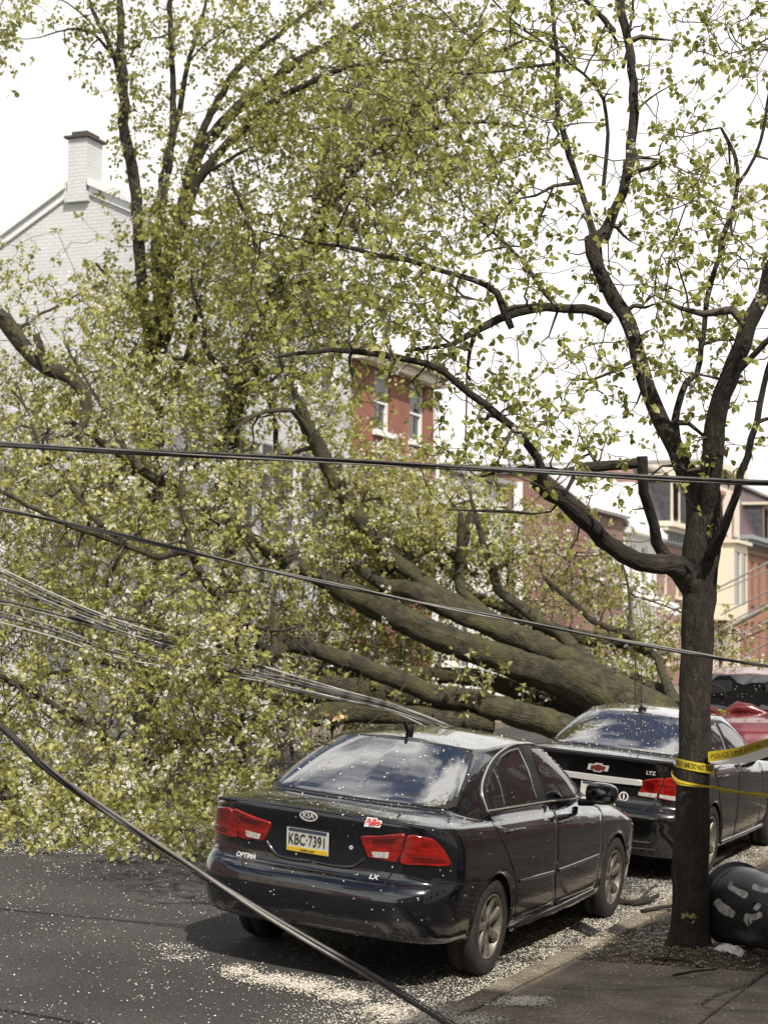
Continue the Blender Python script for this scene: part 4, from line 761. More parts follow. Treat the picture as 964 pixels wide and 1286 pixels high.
class Car:
    def __init__(s, name, label, cat, loc, roll, yaw, paint, P_, pitch=0, sc=1):
        s.o = empty(name, loc, label, cat); s.Mx = Matrix.Translation(loc)@Matrix.Rotation(yaw, 4, 'Z')@Matrix.Rotation(roll, 4, 'Y')@Matrix.Rotation(pitch, 4, 'X')@Matrix.Scale(sc, 4); s.o.matrix_world = s.Mx
        s.inv = s.Mx.inverted(); s.P = P_; s.paint = paint; A = sedan(P_); s.A = A
        rw = P_.get('rw', .365); cz = P_.get('cz', .325); s.wb = P_['wb']
        full = grid_mesh('tmp', A, M[paint], None); s.bvh = BVHTree.FromPolygons([v.co[:] for v in full.data.vertices], [p.vertices[:] for p in full.data.polygons]); bpy.data.objects.remove(full)
        # wheel arches: snap then drop
        B = A.copy(); lat = B[..., 0] > .55
        for yc in (0, s.wb):
            r = np.hypot(B[..., 1]-yc, B[..., 2]-cz); near = lat & (np.abs(r-rw) < .035) & (B[..., 2] < cz+rw+.05)
            k = np.where(near, rw/np.maximum(r, 1e-6), 1); B[..., 1] = yc+(B[..., 1]-yc)*k; B[..., 2] = cz+(B[..., 2]-cz)*k
        def keep(A_):
            c = (B[:-1, :-1]+B[1:, :-1]+B[:-1, 1:]+B[1:, 1:])/4; k = np.ones(c.shape[:2], bool)
            for yc in (0, s.wb): k &= ~((np.hypot(c[..., 1]-yc, c[..., 2]-cz) < rw-.004) & (c[..., 0] > .55))
            return k
        s.body = grid_mesh('body', B, M[paint], s.o, keep)
        # arch lips and wells
        for sg in (-1, 1):
            for yc in (0, s.wb):
                mb = MB(); th = np.linspace(-.15, math.pi+.15, 30); ring = []
                for t in th:
                    y, z = yc+math.cos(t)*rw, cz+math.sin(t)*rw; h = s.bvh.ray_cast(Vector((1.6, y, max(z, .21))), Vector((-1, 0, 0)))[0]; x = h[0] if h else .86
                    ring.append((x-.008, y, z))
                ring = np.array(ring); mb.tube(ring*[sg, 1, 1], .012, 6, False); mb.build('arch_lip', M[paint], s.o, True)
                mb = MB(); n = len(ring); inn = ring.copy(); inn[:, 0] = .5; V = np.vstack([ring, inn]); F = [[i, i+1, n+i+1, n+i] for i in range(n-1)]; mb.add(V*[sg, 1, 1], F)
                c = np.array([[.5, yc, cz]]); mb.add(np.vstack([inn, c])*[sg, 1, 1], [[i, i+1, n] for i in range(n-1)]); mb.build('wheel_well', M['seal'], s.o)
        q = B[0]; q = q[q[:, 1].argsort()]; mb = MB(); V = np.vstack([q, q*[-1, 1, 1]]); n = len(q); mb.add(V+np.array([0, 0, .01]), [[i, i+1, n+i+1, n+i] for i in range(n-1)]); mb.build('floor_pan', M['seal'], s.o)
    def hit(s, px, py):
        o = s.inv@Vector(CAMP); d = (s.inv.to_3x3()@Vector(ray(px, py))).normalized(); h = s.bvh.ray_cast(o, d)
        if h[0] is None:
            k = (s.inv@Vector(s.Mx.translation)-o).length; best = None
            for t in np.linspace(k-2, k+6, 160):
                p = o+d*t; r = s.bvh.find_nearest(p)
                if best is None or r[3] < best[3]: best = r
            h = best
        n = h[1]; 
        if n.dot(d) > 0: n = -n
        return np.array(h[0]), np.array(n)
    def side(s, y, z, sg=1):
        h = s.bvh.ray_cast(Vector((2*sg, y, z)), Vector((-sg, 0, 0)))
        if h[0] is None: h = s.bvh.find_nearest(Vector((.85*sg, y, z)))
        n = np.array(h[1]); n = n if n[0]*sg > 0 else -n; return np.array(h[0]), n
    def rear(s, x, z):
        h = s.bvh.ray_cast(Vector((x, -3, z)), Vector((0, 1, 0)))
        n = np.array(h[1]); n = n if n[1] < 0 else -n; return np.array(h[0]), n
    def patch(s, name, poly, m, off=.004, px=True, mirror=(1,), rings=7, smooth=True, dens=10, fn=None, edge=0, parent=None, closed_smooth=True):
        """poly: pixels (px) or points for fn; a thin proud panel following the body"""
        poly = np.array(poly, float); n = len(poly); p2 = []
        for i in range(n):
            a, b = poly[i], poly[(i+1) % n]
            if closed_smooth:
                p0, p3 = poly[i-1], poly[(i+2) % n]
                for q in range(dens):
                    t = q/dens; cr_ = .5*((2*a)+(-p0+b)*t+(2*p0-5*a+4*b-p3)*t*t+(-p0+3*a-3*b+p3)*t**3); p2.append(cr_*.6+(a*(1-t)+b*t)*.4)
            else:
                for q in range(dens): t = q/dens; p2.append(a*(1-t)+b*t)
        p2 = np.array(p2); c = p2.mean(0); K = len(p2); V = []; fn = fn or (lambda u, v: s.hit(u, v))
        sk = [1.0, .985]+list(np.linspace(.93, 0, rings)[:-1])
        for r, k in enumerate(sk):
            for q in p2:
                u = c+(q-c)*k; h, nn = fn(*u); V.append(h+nn*(edge if r == 0 else off))
        h, nn = fn(*c); V.append(h+nn*off); V = np.array(V); F = []; T = []
        for r in range(len(sk)-1):
            for i in range(K): F.append([r*K+i, r*K+(i+1) % K, (r+1)*K+(i+1) % K, (r+1)*K+i])
        r = len(sk)-1
        T = [[r*K+i, r*K+(i+1) % K, len(V)-1] for i in range(K)]; out = []
        for sg in mirror: out.append(meshnp(name, V*[sg, 1, 1], [np.array(F), np.array(T)], M[m], parent or s.o, smooth))
        return out[0] if len(out) == 1 else out
    def line(s, name, pts, m, r=.004, px=True, fn=None, off=0, mirror=(1,), n=40, parent=None, flat=.5):
        fn = fn or (lambda u, v: s.hit(u, v)); q = catmull(np.array([(*p, 0) for p in pts], float), n)[:, :2]; V = []
        for u in q: h, nn = fn(*u); V.append(h+nn*off)
        V = np.array(V)
        for sg in mirror:
            mb = MB(); mb.tube(V*[sg, 1, 1], r, 6); o = mb.build(name, M[m], parent or s.o, True)
        return o
    def wheel(s, x, y, z, rt, rr, sty, sg):
        w = empty('wheel'); w.parent = s.o; w.location = (x*sg, y, z); w.rotation_euler = (random.uniform(0, 1), 0, 0 if sg > 0 else math.pi)
        mb = MB(); mb.lathe([(-.09, rr-.005), (-.104, rr+.04), (-.10, rt-.03), (-.085, rt-.006), (-.05, rt), (-.012, rt), (-.010, rt-.008), (.010, rt-.008), (.012, rt), (.05, rt), (.085, rt-.006), (.10, rt-.03), (.104, rr+.04), (.098, rr+.012), (.088, rr+.002), (.07, rr-.008)], 'x', 56); mb.build('tyre', M['rubber'], w, True)
        mb = MB(); mb.lathe([(.086, rr+.004), (.095, rr+.003), (.097, rr-.006), (.086, rr-.013), (.05, rr-.02), (.0, rr-.03), (-.09, rr-.035)], 'x', 56)
        mb.lathe([(.055, .062), (.070, .055), (.076, .034), (.076, .001)], 'x', 24)
        for k in range(sty):
            a = 2*math.pi*k/sty; ca, sa = math.cos(a), math.sin(a); wi, wo = (.028, .036) if sty == 7 else (.030, .042); sec = []
            for (r_, h_, d_) in ((.04, wi, .068), (.10, wi*.9, .076), (.15, wo*.8, .082), (rr-.012, wo*1.25, .086)):
                ring = [(d_-.03, -h_), (d_-.008, -h_), (d_+.002, -h_*.5), (d_+.002, h_*.5), (d_-.008, h_), (d_-.03, h_)]
                sec.append([(x_, y_*ca-r_*sa, y_*sa+r_*ca) for x_, y_ in ring])
            V = np.array(sec).reshape(-1, 3); F = [[i*6+j, i*6+(j+1) % 6, i*6+6+(j+1) % 6, i*6+6+j] for i in range(3) for j in range(6)]; mb.add(V, F)
        mb.build('rim', M['alloy'], w, True)
        mb = MB(); mb.lathe([(-.02, .001), (-.02, rr-.05), (-.04, rr-.045), (-.04, rr-.03)], 'x', 32); mb.build('brake_disc', M['brake'], w)
        mb = MB(); mb.lathe([(.078, .026), (.080, .022), (.081, .001)], 'x', 16); mb.build('hub_cap', M['badge_black'], w)
        return w
    def greenhouse_glass(s, name, r0, r1, c0, c1, m, off=.004, cut=0, parent=None):
        """glass sheet lifted from greenhouse rows r0..r1 and columns c0..c1 (both sides of the car)"""
        G_ = s.A[r0:r1+1, c0:c1+1]; nr, nc = G_.shape[:2]
        full = np.concatenate([G_[:, ::-1]*[-1, 1, 1], G_[:, 1:]], 1) if c0 == 0 else np.concatenate([G_, (G_*[-1, 1, 1])[:, ::-1][:, 1:]], 1)
        nr, nc = full.shape[:2]; du = np.gradient(full, axis=1); dv = np.gradient(full, axis=0); n = np.cross(du, dv); n /= np.maximum(np.linalg.norm(n, axis=2), 1e-9)[..., None]
        cen = np.array([0, 1.2, .6]); sgn = np.sign(((full-cen)*n).sum(2)); n *= sgn[..., None]; V = full+n*off
        i, j = np.meshgrid(np.arange(nr-1), np.arange(nc-1), indexing='ij'); a = (i*nc+j).ravel(); F = np.stack([a, a+1, a+nc+1, a+nc], 1)
        # rounded corners
        keep = np.ones(len(F), bool)
        if cut:
            I, J = i.ravel(), j.ravel()
            for (ci, cj) in ((0, 0), (0, nc-2), (nr-2, 0), (nr-2, nc-2)):
                keep &= ~((np.abs(I-ci)/cut[0]+np.abs(J-cj)/cut[1]) < 1)
        return meshnp(name, V.reshape(-1, 3), [F[keep]], M[m], parent or s.o, True), full
def textmesh(txt, size, m, name, parent, mat4=None, extrude=.001, offset=0, shear=0, width=1, mapf=None, spacing=1):
    cu = bpy.data.curves.new('t', 'FONT'); cu.body = txt; cu.size = size; cu.align_x = 'CENTER'; cu.align_y = 'CENTER'; cu.extrude = extrude; cu.offset = offset; cu.shear = shear; cu.space_character = spacing; cu.resolution_u = 3
    o = bpy.data.objects.new('t', cu); COL.objects.link(o); dg = bpy.context.evaluated_depsgraph_get(); me = bpy.data.meshes.new_from_object(o.evaluated_get(dg)); bpy.data.objects.remove(o)
    n = len(me.vertices); co = np.zeros(n*3); me.vertices.foreach_get('co', co); co = co.reshape(-1, 3); co[:, 0] *= width
    if mapf: co = mapf(co)
    if mat4 is not None: co = np.array([(mat4@Vector(v))[:] for v in co])
    me.vertices.foreach_set('co', co.ravel()); me.materials.clear(); me.materials.append(M[m]); me.name = name
    ob = bpy.data.objects.new(name, me); COL.objects.link(ob); ob.parent = parent; return ob
def frame_at(p, n, up=(0, 0, 1), tilt=0):
    n = Vector(n).normalized(); u = Vector(up); u = (u-n*u.dot(n)).normalized(); r = u.cross(n); R_ = Matrix((r, u, n)).transposed().to_4x4(); return Matrix.Translation(Vector(p))@R_@Matrix.Rotation(tilt, 4, 'Z')
def ellipse(mb, M4, a, b, z0, z1, seg=32, ia=0, ib=0):
    V = []; 
    for k in range(seg):
        t = 2*math.pi*k/seg; c, s_ = math.cos(t), math.sin(t)
        V += [M4@Vector((a*c, b*s_, z0)), M4@Vector((a*c, b*s_, z1)), M4@Vector((ia*c, ib*s_, z1)), M4@Vector((ia*c, ib*s_, z0))]
    F = []
    for k in range(seg):
        A_, B_ = k*4, ((k+1) % seg)*4
        for q in (0, 1, 2): F.append([A_+q, B_+q, B_+q+1, A_+q+1])
    mb.add(np.array([v[:] for v in V]), F); return mb
# ---- the navy-black saloon
zr = lambda a, b, c: (lambda y: float(np.interp(y, [-1, 0, 1.4, 2.6, 3.7], [a, (a+b)/2, b, (b+c*1.3)/2.3, c])))
K = dict(wb=2.72, rw=.362, cz=.326,
 lower=[(.80, -.90, 3.60, zr(.31, .19, .2)), (.865, -.965, 3.68, zr(.335, .23, .24)), (.89, -1.015, 3.72, zr(.42, .36, .36)), (.898, -1.035, 3.74, .50), (.902, -1.035, 3.73, .60), (.905, -1.00, 3.72, .665, 1.36, 1.0, .015), (.906, -.955, 3.70, zr(.70, .70, .68)), (.905, -.945, 3.66, zr(.80, .78, .70)), (.896, -.955, 3.60, zr(.91, .86, .74)), (.872, -.985, 3.48, zr(1.01, .925, .78)), (.85, -.99, 3.42, zr(1.052, .95, .80)), (.82, -.965, 3.36, zr(1.068, .965, .82))],
 gbase=[(0, -.47, 1.10), (.30, -.455, 1.10), (.53, -.42, 1.10), (.655, -.36, 1.09), (.715, -.24, 1.06), (.755, -.02, 1.02), (.772, .25, .995), (.782, .75, .98), (.782, 1.35, .972), (.77, 1.88, .975), (.74, 2.15, .985), (.68, 2.33, .995), (.56, 2.46, 1.0), (.32, 2.56, 1.01), (0, 2.60, 1.015)],
 gtop=[(0, .26, 1.437), (.22, .27, 1.434), (.40, .30, 1.425), (.50, .36, 1.415), (.535, .46, 1.412), (.553, .56, 1.412), (.562, .68, 1.418), (.566, .90, 1.425), (.566, 1.15, 1.425), (.56, 1.36, 1.415), (.55, 1.46, 1.405), (.52, 1.52, 1.40), (.42, 1.58, 1.402), (.24, 1.62, 1.41), (0, 1.64, 1.412)],
 roofz=lambda y: np.interp(y, [.2, .5, .95, 1.3, 1.7], [1.475, 1.50, 1.515, 1.50, 1.455]), crown=.022)
K['gtop'] = [(x, y, z+.032) for x, y, z in K['gtop']]
ROLLC = .0795
kia = Car('parked_car', 'navy-black saloon nearest the camera, yellow-based plate and petals on its roof', 'car', Vector((-5.2734, 11.2947, 0)), ROLLC, 0, 'paint_kia', K)
NR = kia.A.shape[0]; gb0 = (len(K['lower'])-1+4)*4     # first greenhouse row in the dense grid
glr, full = kia.greenhouse_glass('rear_window', gb0+1, gb0+19, 0, 33, 'trim', .0015, (3, 5))
kia.greenhouse_glass('glass', gb0+2, gb0+18, 0, 31, 'glass_rear', .0045, (4, 8), parent=glr)
ws, _ = kia.greenhouse_glass('windscreen', gb0+1, gb0+19, 108, 140, 'glass', .003, (3, 5))
Z = lambda x, y: (560+x/3.896, 910+y/3.897)
Z1 = lambda x, y: (240+x/2.41, 880+y/2.41)
Z3 = lambda x, y: (430+x/4.59, 1000+y/4.59)
MM = (1, -1)
# side windows: frame, panes, bright edge
dlo = [Z(200, 425), (Z(172, 330)), Z(186, 250), Z(232, 165), Z(300, 112), Z(370, 96), Z(420, 98), Z(500, 140), Z(560, 190), Z(610, 245), Z(668, 325), Z(660, 352), Z(480, 380)]
def SD(name, poly, m, **k): return kia.patch(name, poly, m, mirror=MM, **k)
fr = SD('window_frame', dlo, 'trim', off=.003, dens=6)
for k_, w in enumerate((([Z(192, 322), Z(208, 262), Z(228, 218), Z(262, 300), Z(285, 402), Z(225, 412)], .006), ([Z(240, 205), Z(262, 158), Z(300, 128), Z(350, 112), Z(400, 220), Z(446, 374), Z(370, 388), Z(300, 398), Z(276, 300)], .006), ([Z(408, 116), Z(455, 122), Z(505, 160), Z(560, 220), Z(630, 318), Z(636, 345), Z(560, 364), Z(492, 372), Z(455, 250)], .006))):
    kia.patch('side_window', w[0], 'glass', off=w[1], mirror=MM, dens=6, closed_smooth=False)
kia.line('window_trim', dlo+[dlo[0]], 'silver_trim', .007, off=.004, mirror=MM, n=120)
# doors as separate panels a hair proud, with the seams
rd_ = [Z(205, 440), Z(480, 388), Z(523, 425), Z(543, 520), Z(540, 640), Z(528, 730), Z(523, 875), Z(348, 945), Z(342, 800), Z(322, 690), Z(275, 570)]
fd_ = [Z(530, 424), Z(660, 368), Z(755, 420), Z(764, 560), Z(745, 690), Z(722, 800), Z(530, 872), Z(534, 735), Z(546, 640), Z(549, 520)]
dr = kia.patch('door', rd_, 'paint_kia', off=.0025, mirror=MM, dens=5, closed_smooth=False); df = kia.patch('door', fd_, 'paint_kia', off=.0025, mirror=MM, dens=5, closed_smooth=False)
for p_ in (rd_, fd_): kia.line('door_seam', p_+[p_[0]], 'seal', .0035, off=.0005, mirror=MM, n=120)
def handle(car, door, a, b, fn=None, sg=1, chrome='chrome_dull'):
    h0, n0 = (fn or car.hit)(*a); h1, n1 = (fn or car.hit)(*b); q = [h0+n0*.004, h0+n0*.03, (h0+h1)/2+n0*.036, h1+n1*.03, h1+n1*.004]; q = np.array(q)*[sg, 1, 1]
    mb = MB(); mb.tube(catmull(q, 14), .011, 8); return mb.build('handle', M[chrome], door, True)
for i, sg in enumerate(MM):
    handle(kia, dr[i], Z(302, 524), Z(366, 515), sg=sg); handle(kia, df[i], Z(548, 482), Z(602, 472), sg=sg)
kia.line('door_moulding', [Z(356, 768), Z(440, 745), Z(524, 722)], 'paint_kia', .012, off=.004, mirror=MM); kia.line('door_moulding', [Z(548, 714), Z(640, 680), Z(742, 640)], 'paint_kia', .012, off=.004, mirror=MM)
kia.line('sill', [Z(300, 1000), Z(420, 952), Z(560, 890), Z(715, 815)], 'paint_kia', .026, off=-.006, mirror=MM, n=60)
# tail lamps
outer = [(511.7, 1049.7), (528, 1050.5), (543.3, 1054), (552, 1062), (559.6, 1073), (565.5, 1086), (552, 1088.2), (528, 1087), (501.5, 1083.2)]
inner = [(453.5, 1050.5), (473.6, 1049.7), (495.4, 1048), (508.9, 1048.8), (498.4, 1082.3), (475.7, 1078.9), (462.7, 1076.2), (456, 1060)]
t0 = kia.patch('tail_lamp', outer, 'lamp_red', off=.012, mirror=MM, dens=5); t1 = kia.patch('tail_lamp', inner, 'lamp_red', off=.012, mirror=MM, dens=5)
for i, sg in enumerate(MM):
    kia.patch('reversing_lens', [(467, 1069.3), (489.3, 1070.2), (487.7, 1078), (468.8, 1076.3)], 'lamp_clear', off=.0145, mirror=(sg,), dens=4, parent=t1[i], closed_smooth=False)
    kia.patch('lens_band', [(519, 1075), (556, 1078), (558, 1085), (520, 1083.5)], 'lamp_red2', off=.0135, mirror=(sg,), dens=4, parent=t0[i], closed_smooth=False)
    kia.patch('lens_band', [(468, 1053), (500, 1052), (497, 1059), (468, 1059)], 'lamp_red2', off=.0135, mirror=(sg,), dens=4, parent=t1[i], closed_smooth=False)
# boot lid seam, recess ledge, creases
seam = [Z3(405, 158), Z3(375, 220), Z3(345, 300), Z3(310, 385), Z3(280, 450), Z3(235, 510), Z3(190, 533), Z3(100, 540), Z3(0, 528)]
kia.line('boot_seam', seam, 'seal', .0045, off=.0, mirror=MM, n=70)
lid = kia.line('boot_crease', [Z3(135, 352), Z3(100, 385), Z3(60, 408), Z3(20, 410), Z1(440, 502), Z1(380, 490)], 'paint_kia', .013, off=-.002, mirror=(1, -1), n=60)
kia.line('deck_edge', [(-.74, 1.062), (-.4, 1.075), (0, 1.08), (.4, 1.075), (.74, 1.062)], 'paint_kia', .012, fn=lambda x, z: (np.array([x, -.965+.05*(abs(x)/.74)**2, z-.012]), np.array([0, -.5, .86])))
kia.line('bumper_seam', [Z3(400, 470), Z3(470, 490), Z3(560, 500), Z3(700, 508), Z3(800, 506)], 'seal', .003, mirror=MM, n=40)
kia.patch('bumper_recess', [(-.5, .42), (.5, .42), (.56, .36), (-.56, .36)], 'trim', off=.003, fn=lambda x, z: kia.rear(x, z), dens=6, closed_smooth=False)
# number plate
def plate(car, c_, n_, w, h, txt, up=(0, 0, 1)):
    Mp = frame_at(np.array(c_)+np.array(n_)*.012, n_, up); pl = MB()
    def bx(m_, cx, cy, ww, hh, z, nm, par):
        mb = MB(); q = np.array([(cx-ww/2, cy-hh/2), (cx+ww/2, cy-hh/2), (cx+ww/2, cy+hh/2), (cx-ww/2, cy+hh/2)]); V = np.array([(Mp@Vector((x, y, zz)))[:] for zz in (z-.003, z) for x, y in q]); mb.add(V, [[3, 2, 1, 0], [4, 5, 6, 7], [0, 1, 5, 4], [1, 2, 6, 5], [2, 3, 7, 6], [3, 0, 4, 7]]); return mb.build(nm, M[m_], par)
    p = bx('plate_white', 0, 0, w, h, .004, 'number_plate', car.o); bx('plate_yellow', 0, -h*.39, w*.97, h*.19, .007, 'yellow_band', p); bx('plate_blue', 0, h*.43, w*.9, h*.12, .007, 'blue_band', p)
    if txt: textmesh(txt, h*.66, 'ink', 'lettering', p, Mp@Matrix.Translation((0, h*.03, .008)), .0008, width=.66)
    return p, Mp
h, n = kia.hit(387.5, 1056.5)
pl, Mp = plate(kia, h, n, .305, .152, 'KBC·7391')
textmesh('visitPA.com', .022, 'ink', 'lettering', pl, Mp@Matrix.Translation((0, -.060, .0085)), .0005)
# emblem and lettering
h, n = kia.hit(388, 1024.8); Me = frame_at(h+n*.004, n); eb = ellipse(MB(), Me, .065, .034, 0, .006, ia=.055, ib=.026).build('emblem', M['silver'], kia.o)
ellipse(MB(), Me, .055, .026, 0, .003, ia=.0, ib=.0).build('emblem_field', M['badge_black'], eb); textmesh('KIA', .052, 'silver', 'lettering', eb, Me@Matrix.Translation((0, .002, .004)), .002, offset=.0012, width=1.05)
for (t_, px_, py_, sz, w_, sh) in (('OPTIMA', 309, 1075, .046, .92, .2), ('LX', 469, 1102, .042, 1.2, .2)):
    h, n = kia.hit(px_, py_); textmesh(t_, sz, 'silver', 'model_badge', kia.o, frame_at(h+n*.003, n), .0015, offset=.0008, width=w_, shear=sh)
h, n = kia.hit(468, 1033.5); Mf = frame_at(h+n*.003, n, tilt=.05)
st = textmesh('Phillies', .060, 'sticker_white', 'sticker', kia.o, Mf, .0004, offset=.009, width=.75, shear=.35, spacing=.85); textmesh('Phillies', .060, 'sticker_red', 'lettering', st, Mf@Matrix.Translation((0, 0, .0015)), .0004, offset=.001, width=.75, shear=.35, spacing=.85)
h, n = kia.hit(441, 1064.5); mb = MB(); ellipse(mb, frame_at(h+n*.001, n), .013, .013, 0, .005, 16, .004, .004); mb.build('boot_lock', M['silver'], kia.o)
# mirrors
for sg in MM:
    mb = MB(); V = []; seg = 16; rn = 10
    for i in range(rn+1):
        a = -math.pi/2+math.pi*i/rn
        for j in range(seg):
            t = 2*math.pi*j/seg; e = lambda c: math.copysign(abs(c)**.7, c); V.append((sg*(.985+.125*e(math.cos(a))*e(math.cos(t))), 1.90+.085*e(math.sin(a)), 1.075+.085*e(math.cos(a))*e(math.sin(t))))
    F = [[i*seg+j, i*seg+(j+1) % seg, (i+1)*seg+(j+1) % seg, (i+1)*seg+j] for i in range(rn) for j in range(seg)]; mb.add(V, F); mi_ = mb.build('wing_mirror', M['paint_kia'], kia.o, True)
    mb = MB(); mb.tube([(.80*sg, 1.93, .985), (.92*sg, 1.91, 1.0)], .028, 8); mb.build('mirror_stalk', M['trim'], mi_, True)
    mb = MB(); mb.box((.985*sg, 1.822, 1.075), (.19, .006, .12)); mb.build('mirror_glass', M['glass'], mi_)
for y_ in (0, 2.72):
    for sg in MM: kia.wheel(.785, y_, .326, .326, .213, 7, sg)
# roof aerial
mb = MB(); V = []
for (y, h_, w_) in ((.36, .0, .012), (.39, .03, .02), (.44, .055, .016), (.475, .062, .006)): V += [(-w_, y, 1.49), (w_, y, 1.49), (w_*.4, y, 1.495+h_), (-w_*.4, y, 1.495+h_)]
F = [[i*4+j, i*4+(j+1) % 4, i*4+4+(j+1) % 4, i*4+4+j] for i in range(3) for j in range(4)]; mb.add(V, F+[[0, 1, 2, 3], [15, 14, 13, 12]]); mb.tube([(0, .40, 1.50), (0, .33, 1.56), (0, .30, 1.59)], [.016, .013, .010], 8); mb.build('aerial', M['trim'], kia.o, True)
# brake light behind the rear window edge
# ---- the black saloon in front of it
Q = dict(wb=2.685, rw=.368, cz=.335,
 lower=[(.80, -.80, 3.55, .20), (.86, -.88, 3.62, .24), (.885, -.93, 3.66, .36), (.893, -.95, 3.68, .50), (.897, -.955, 3.68, .585), (.898, -.925, 3.67, .635), (.898, -.865, 3.66, zr(.68, .70, .68)), (.896, -.85, 3.62, zr(.80, .80, .72)), (.886, -.86, 3.56, zr(.92, .88, .78)), (.865, -.875, 3.46, zr(1.02, .945, .83)), (.845, -.895, 3.40, zr(1.085, .98, .86)), (.815, -.88, 3.34, zr(1.10, .995, .88))],
 gbase=[(0, -.46, 1.12), (.30, -.45, 1.12), (.53, -.42, 1.115), (.65, -.36, 1.105), (.71, -.24, 1.08), (.75, -.02, 1.045), (.765, .25, 1.02), (.775, .75, 1.0), (.775, 1.35, .995), (.765, 1.85, 1.0), (.73, 2.12, 1.01), (.67, 2.30, 1.02), (.55, 2.43, 1.03), (.32, 2.53, 1.04), (0, 2.57, 1.045)],
 gtop=[(0, .28, 1.44), (.22, .29, 1.437), (.40, .32, 1.43), (.50, .38, 1.42), (.54, .47, 1.415), (.56, .56, 1.418), (.57, .68, 1.424), (.575, .90, 1.43), (.575, 1.15, 1.428), (.565, 1.34, 1.418), (.55, 1.43, 1.41), (.52, 1.50, 1.405), (.42, 1.55, 1.405), (.24, 1.59, 1.412), (0, 1.61, 1.415)],
 roofz=lambda y: np.interp(y, [.2, .5, .95, 1.3, 1.7], [1.443, 1.466, 1.478, 1.466, 1.42]), crown=.02)
CLOC = Vector((-5.2734+.066, 11.2947+5.55, 0))
cz_ = Car('parked_car', 'black saloon with chrome boot bar, parked beyond the navy-black one and half behind the trunk', 'car', CLOC, ROLLC, 0, 'paint_cruze', Q)
gl2, _ = cz_.greenhouse_glass('rear_window', gb0+1, gb0+19, 0, 33, 'trim', .0015, (3, 5)); cz_.greenhouse_glass('glass', gb0+2, gb0+18, 0, 31, 'glass_rear', .0045, (4, 8), parent=gl2)
cz_.greenhouse_glass('windscreen', gb0+1, gb0+19, 108, 140, 'glass', .003, (3, 5))
SF = lambda y, z: cz_.side(y, z)
dl2 = [(-.05, 1.04), (-.13, 1.13), (.08, 1.26), (.40, 1.37), (.80, 1.40), (1.15, 1.395), (1.45, 1.33), (1.75, 1.19), (1.98, 1.04), (1.0, 1.02)]
cz_.patch('window_frame', dl2, 'trim', off=.003, fn=SF, mirror=MM, dens=6)
for w in ([(.02, 1.065), (-.06, 1.13), (.10, 1.23), (.20, 1.06)], [(.24, 1.06), (.16, 1.26), (.40, 1.345), (.86, 1.365), (.90, 1.045)], [(.98, 1.045), (.95, 1.365), (1.15, 1.365), (1.42, 1.30), (1.70, 1.17), (1.88, 1.045)]): cz_.patch('side_window', w, 'glass', off=.006, fn=SF, mirror=MM, dens=6, closed_smooth=False)
cz_.line('window_trim', [(-.12, 1.06), (.5, 1.022), (1.2, 1.01), (1.98, 1.02)], 'silver_trim', .007, fn=SF, off=.004, mirror=MM)
r2 = [(.02, 1.0), (.92, .985), (.93, .60), (.92, .30), (.42, .30), (.38, .48), (.20, .66)]; f2 = [(.945, .985), (1.95, .985), (2.02, .80), (2.0, .55), (1.95, .30), (.945, .30)]
d2 = cz_.patch('door', r2, 'paint_cruze', off=.0025, fn=SF, mirror=MM, dens=5, closed_smooth=False); d3 = cz_.patch('door', f2, 'paint_cruze', off=.0025, fn=SF, mirror=MM, dens=5, closed_smooth=False)
for p_ in (r2, f2): cz_.line('door_seam', p_+[p_[0]], 'seal', .004, fn=SF, mirror=MM, n=100)
for i, sg in enumerate(MM): handle(cz_, d2[i], (.22, .92), (.40, .92), fn=SF, sg=sg); handle(cz_, d3[i], (1.10, .91), (1.28, .91), fn=SF, sg=sg)
cz_.line('sill', [(.45, .27), (1.2, .265), (2.2, .27)], 'paint_cruze', .024, fn=SF, mirror=MM, off=-.005)
C4 = lambda x, y: (680+x/4.82, 870+y/4.82)
lin = [C4(622, 530), C4(680, 522), C4(738, 520), C4(722, 570), C4(700, 620), C4(688, 642), C4(640, 634), C4(580, 625), C4(600, 582)]; lou = [C4(748, 519), C4(800, 516), C4(850, 520), C4(872, 575), C4(880, 650), C4(800, 660), C4(705, 640), C4(728, 575)]
ta = cz_.patch('tail_lamp', lin, 'lamp_red', off=.012, mirror=MM, dens=5); tb = cz_.patch('tail_lamp', lou, 'lamp_red', off=.012, mirror=MM, dens=5)
for i, sg in enumerate(MM):
    cz_.patch('reversing_lens', [C4(586, 602), C4(640, 606), C4(697, 612), C4(687, 638), C4(640, 631), C4(584, 622)], 'lamp_clear', off=.0145, mirror=(sg,), dens=4, parent=ta[i], closed_smooth=False)
    cz_.patch('reversing_lens', [C4(712, 616), C4(790, 628), C4(870, 640), C4(868, 652), C4(790, 654), C4(708, 636)], 'lamp_clear', off=.0145, mirror=(sg,), dens=4, parent=tb[i], closed_smooth=False)
    hs = [cz_.hit(*C4(658, 568))]; mb = MB(); ellipse(mb, frame_at((hs[0][0]+hs[0][1]*.014)*[sg, 1, 1], hs[0][1]*[sg, 1, 1]), .045, .045, 0, .002, 20, .0, .0); mb.build('round_lens', M['lamp_red2'], ta[i])
RF = lambda x, z: cz_.rear(x, z)
h, n = cz_.hit(*C4(608, 548)); h0, _ = cz_.hit(*C4(612, 536)); xr, zr_ = h[0], h[2]
cz_.patch('boot_bar', [(-xr, zr_-.026), (0, zr_-.034), (xr, zr_-.026), (xr, zr_+.026), (0, zr_+.024), (-xr, zr_+.026)], 'silver', off=.012, fn=RF, dens=6, closed_smooth=False)
h, n = cz_.hit(751, 964); Mb = frame_at(h+n*.004, n)
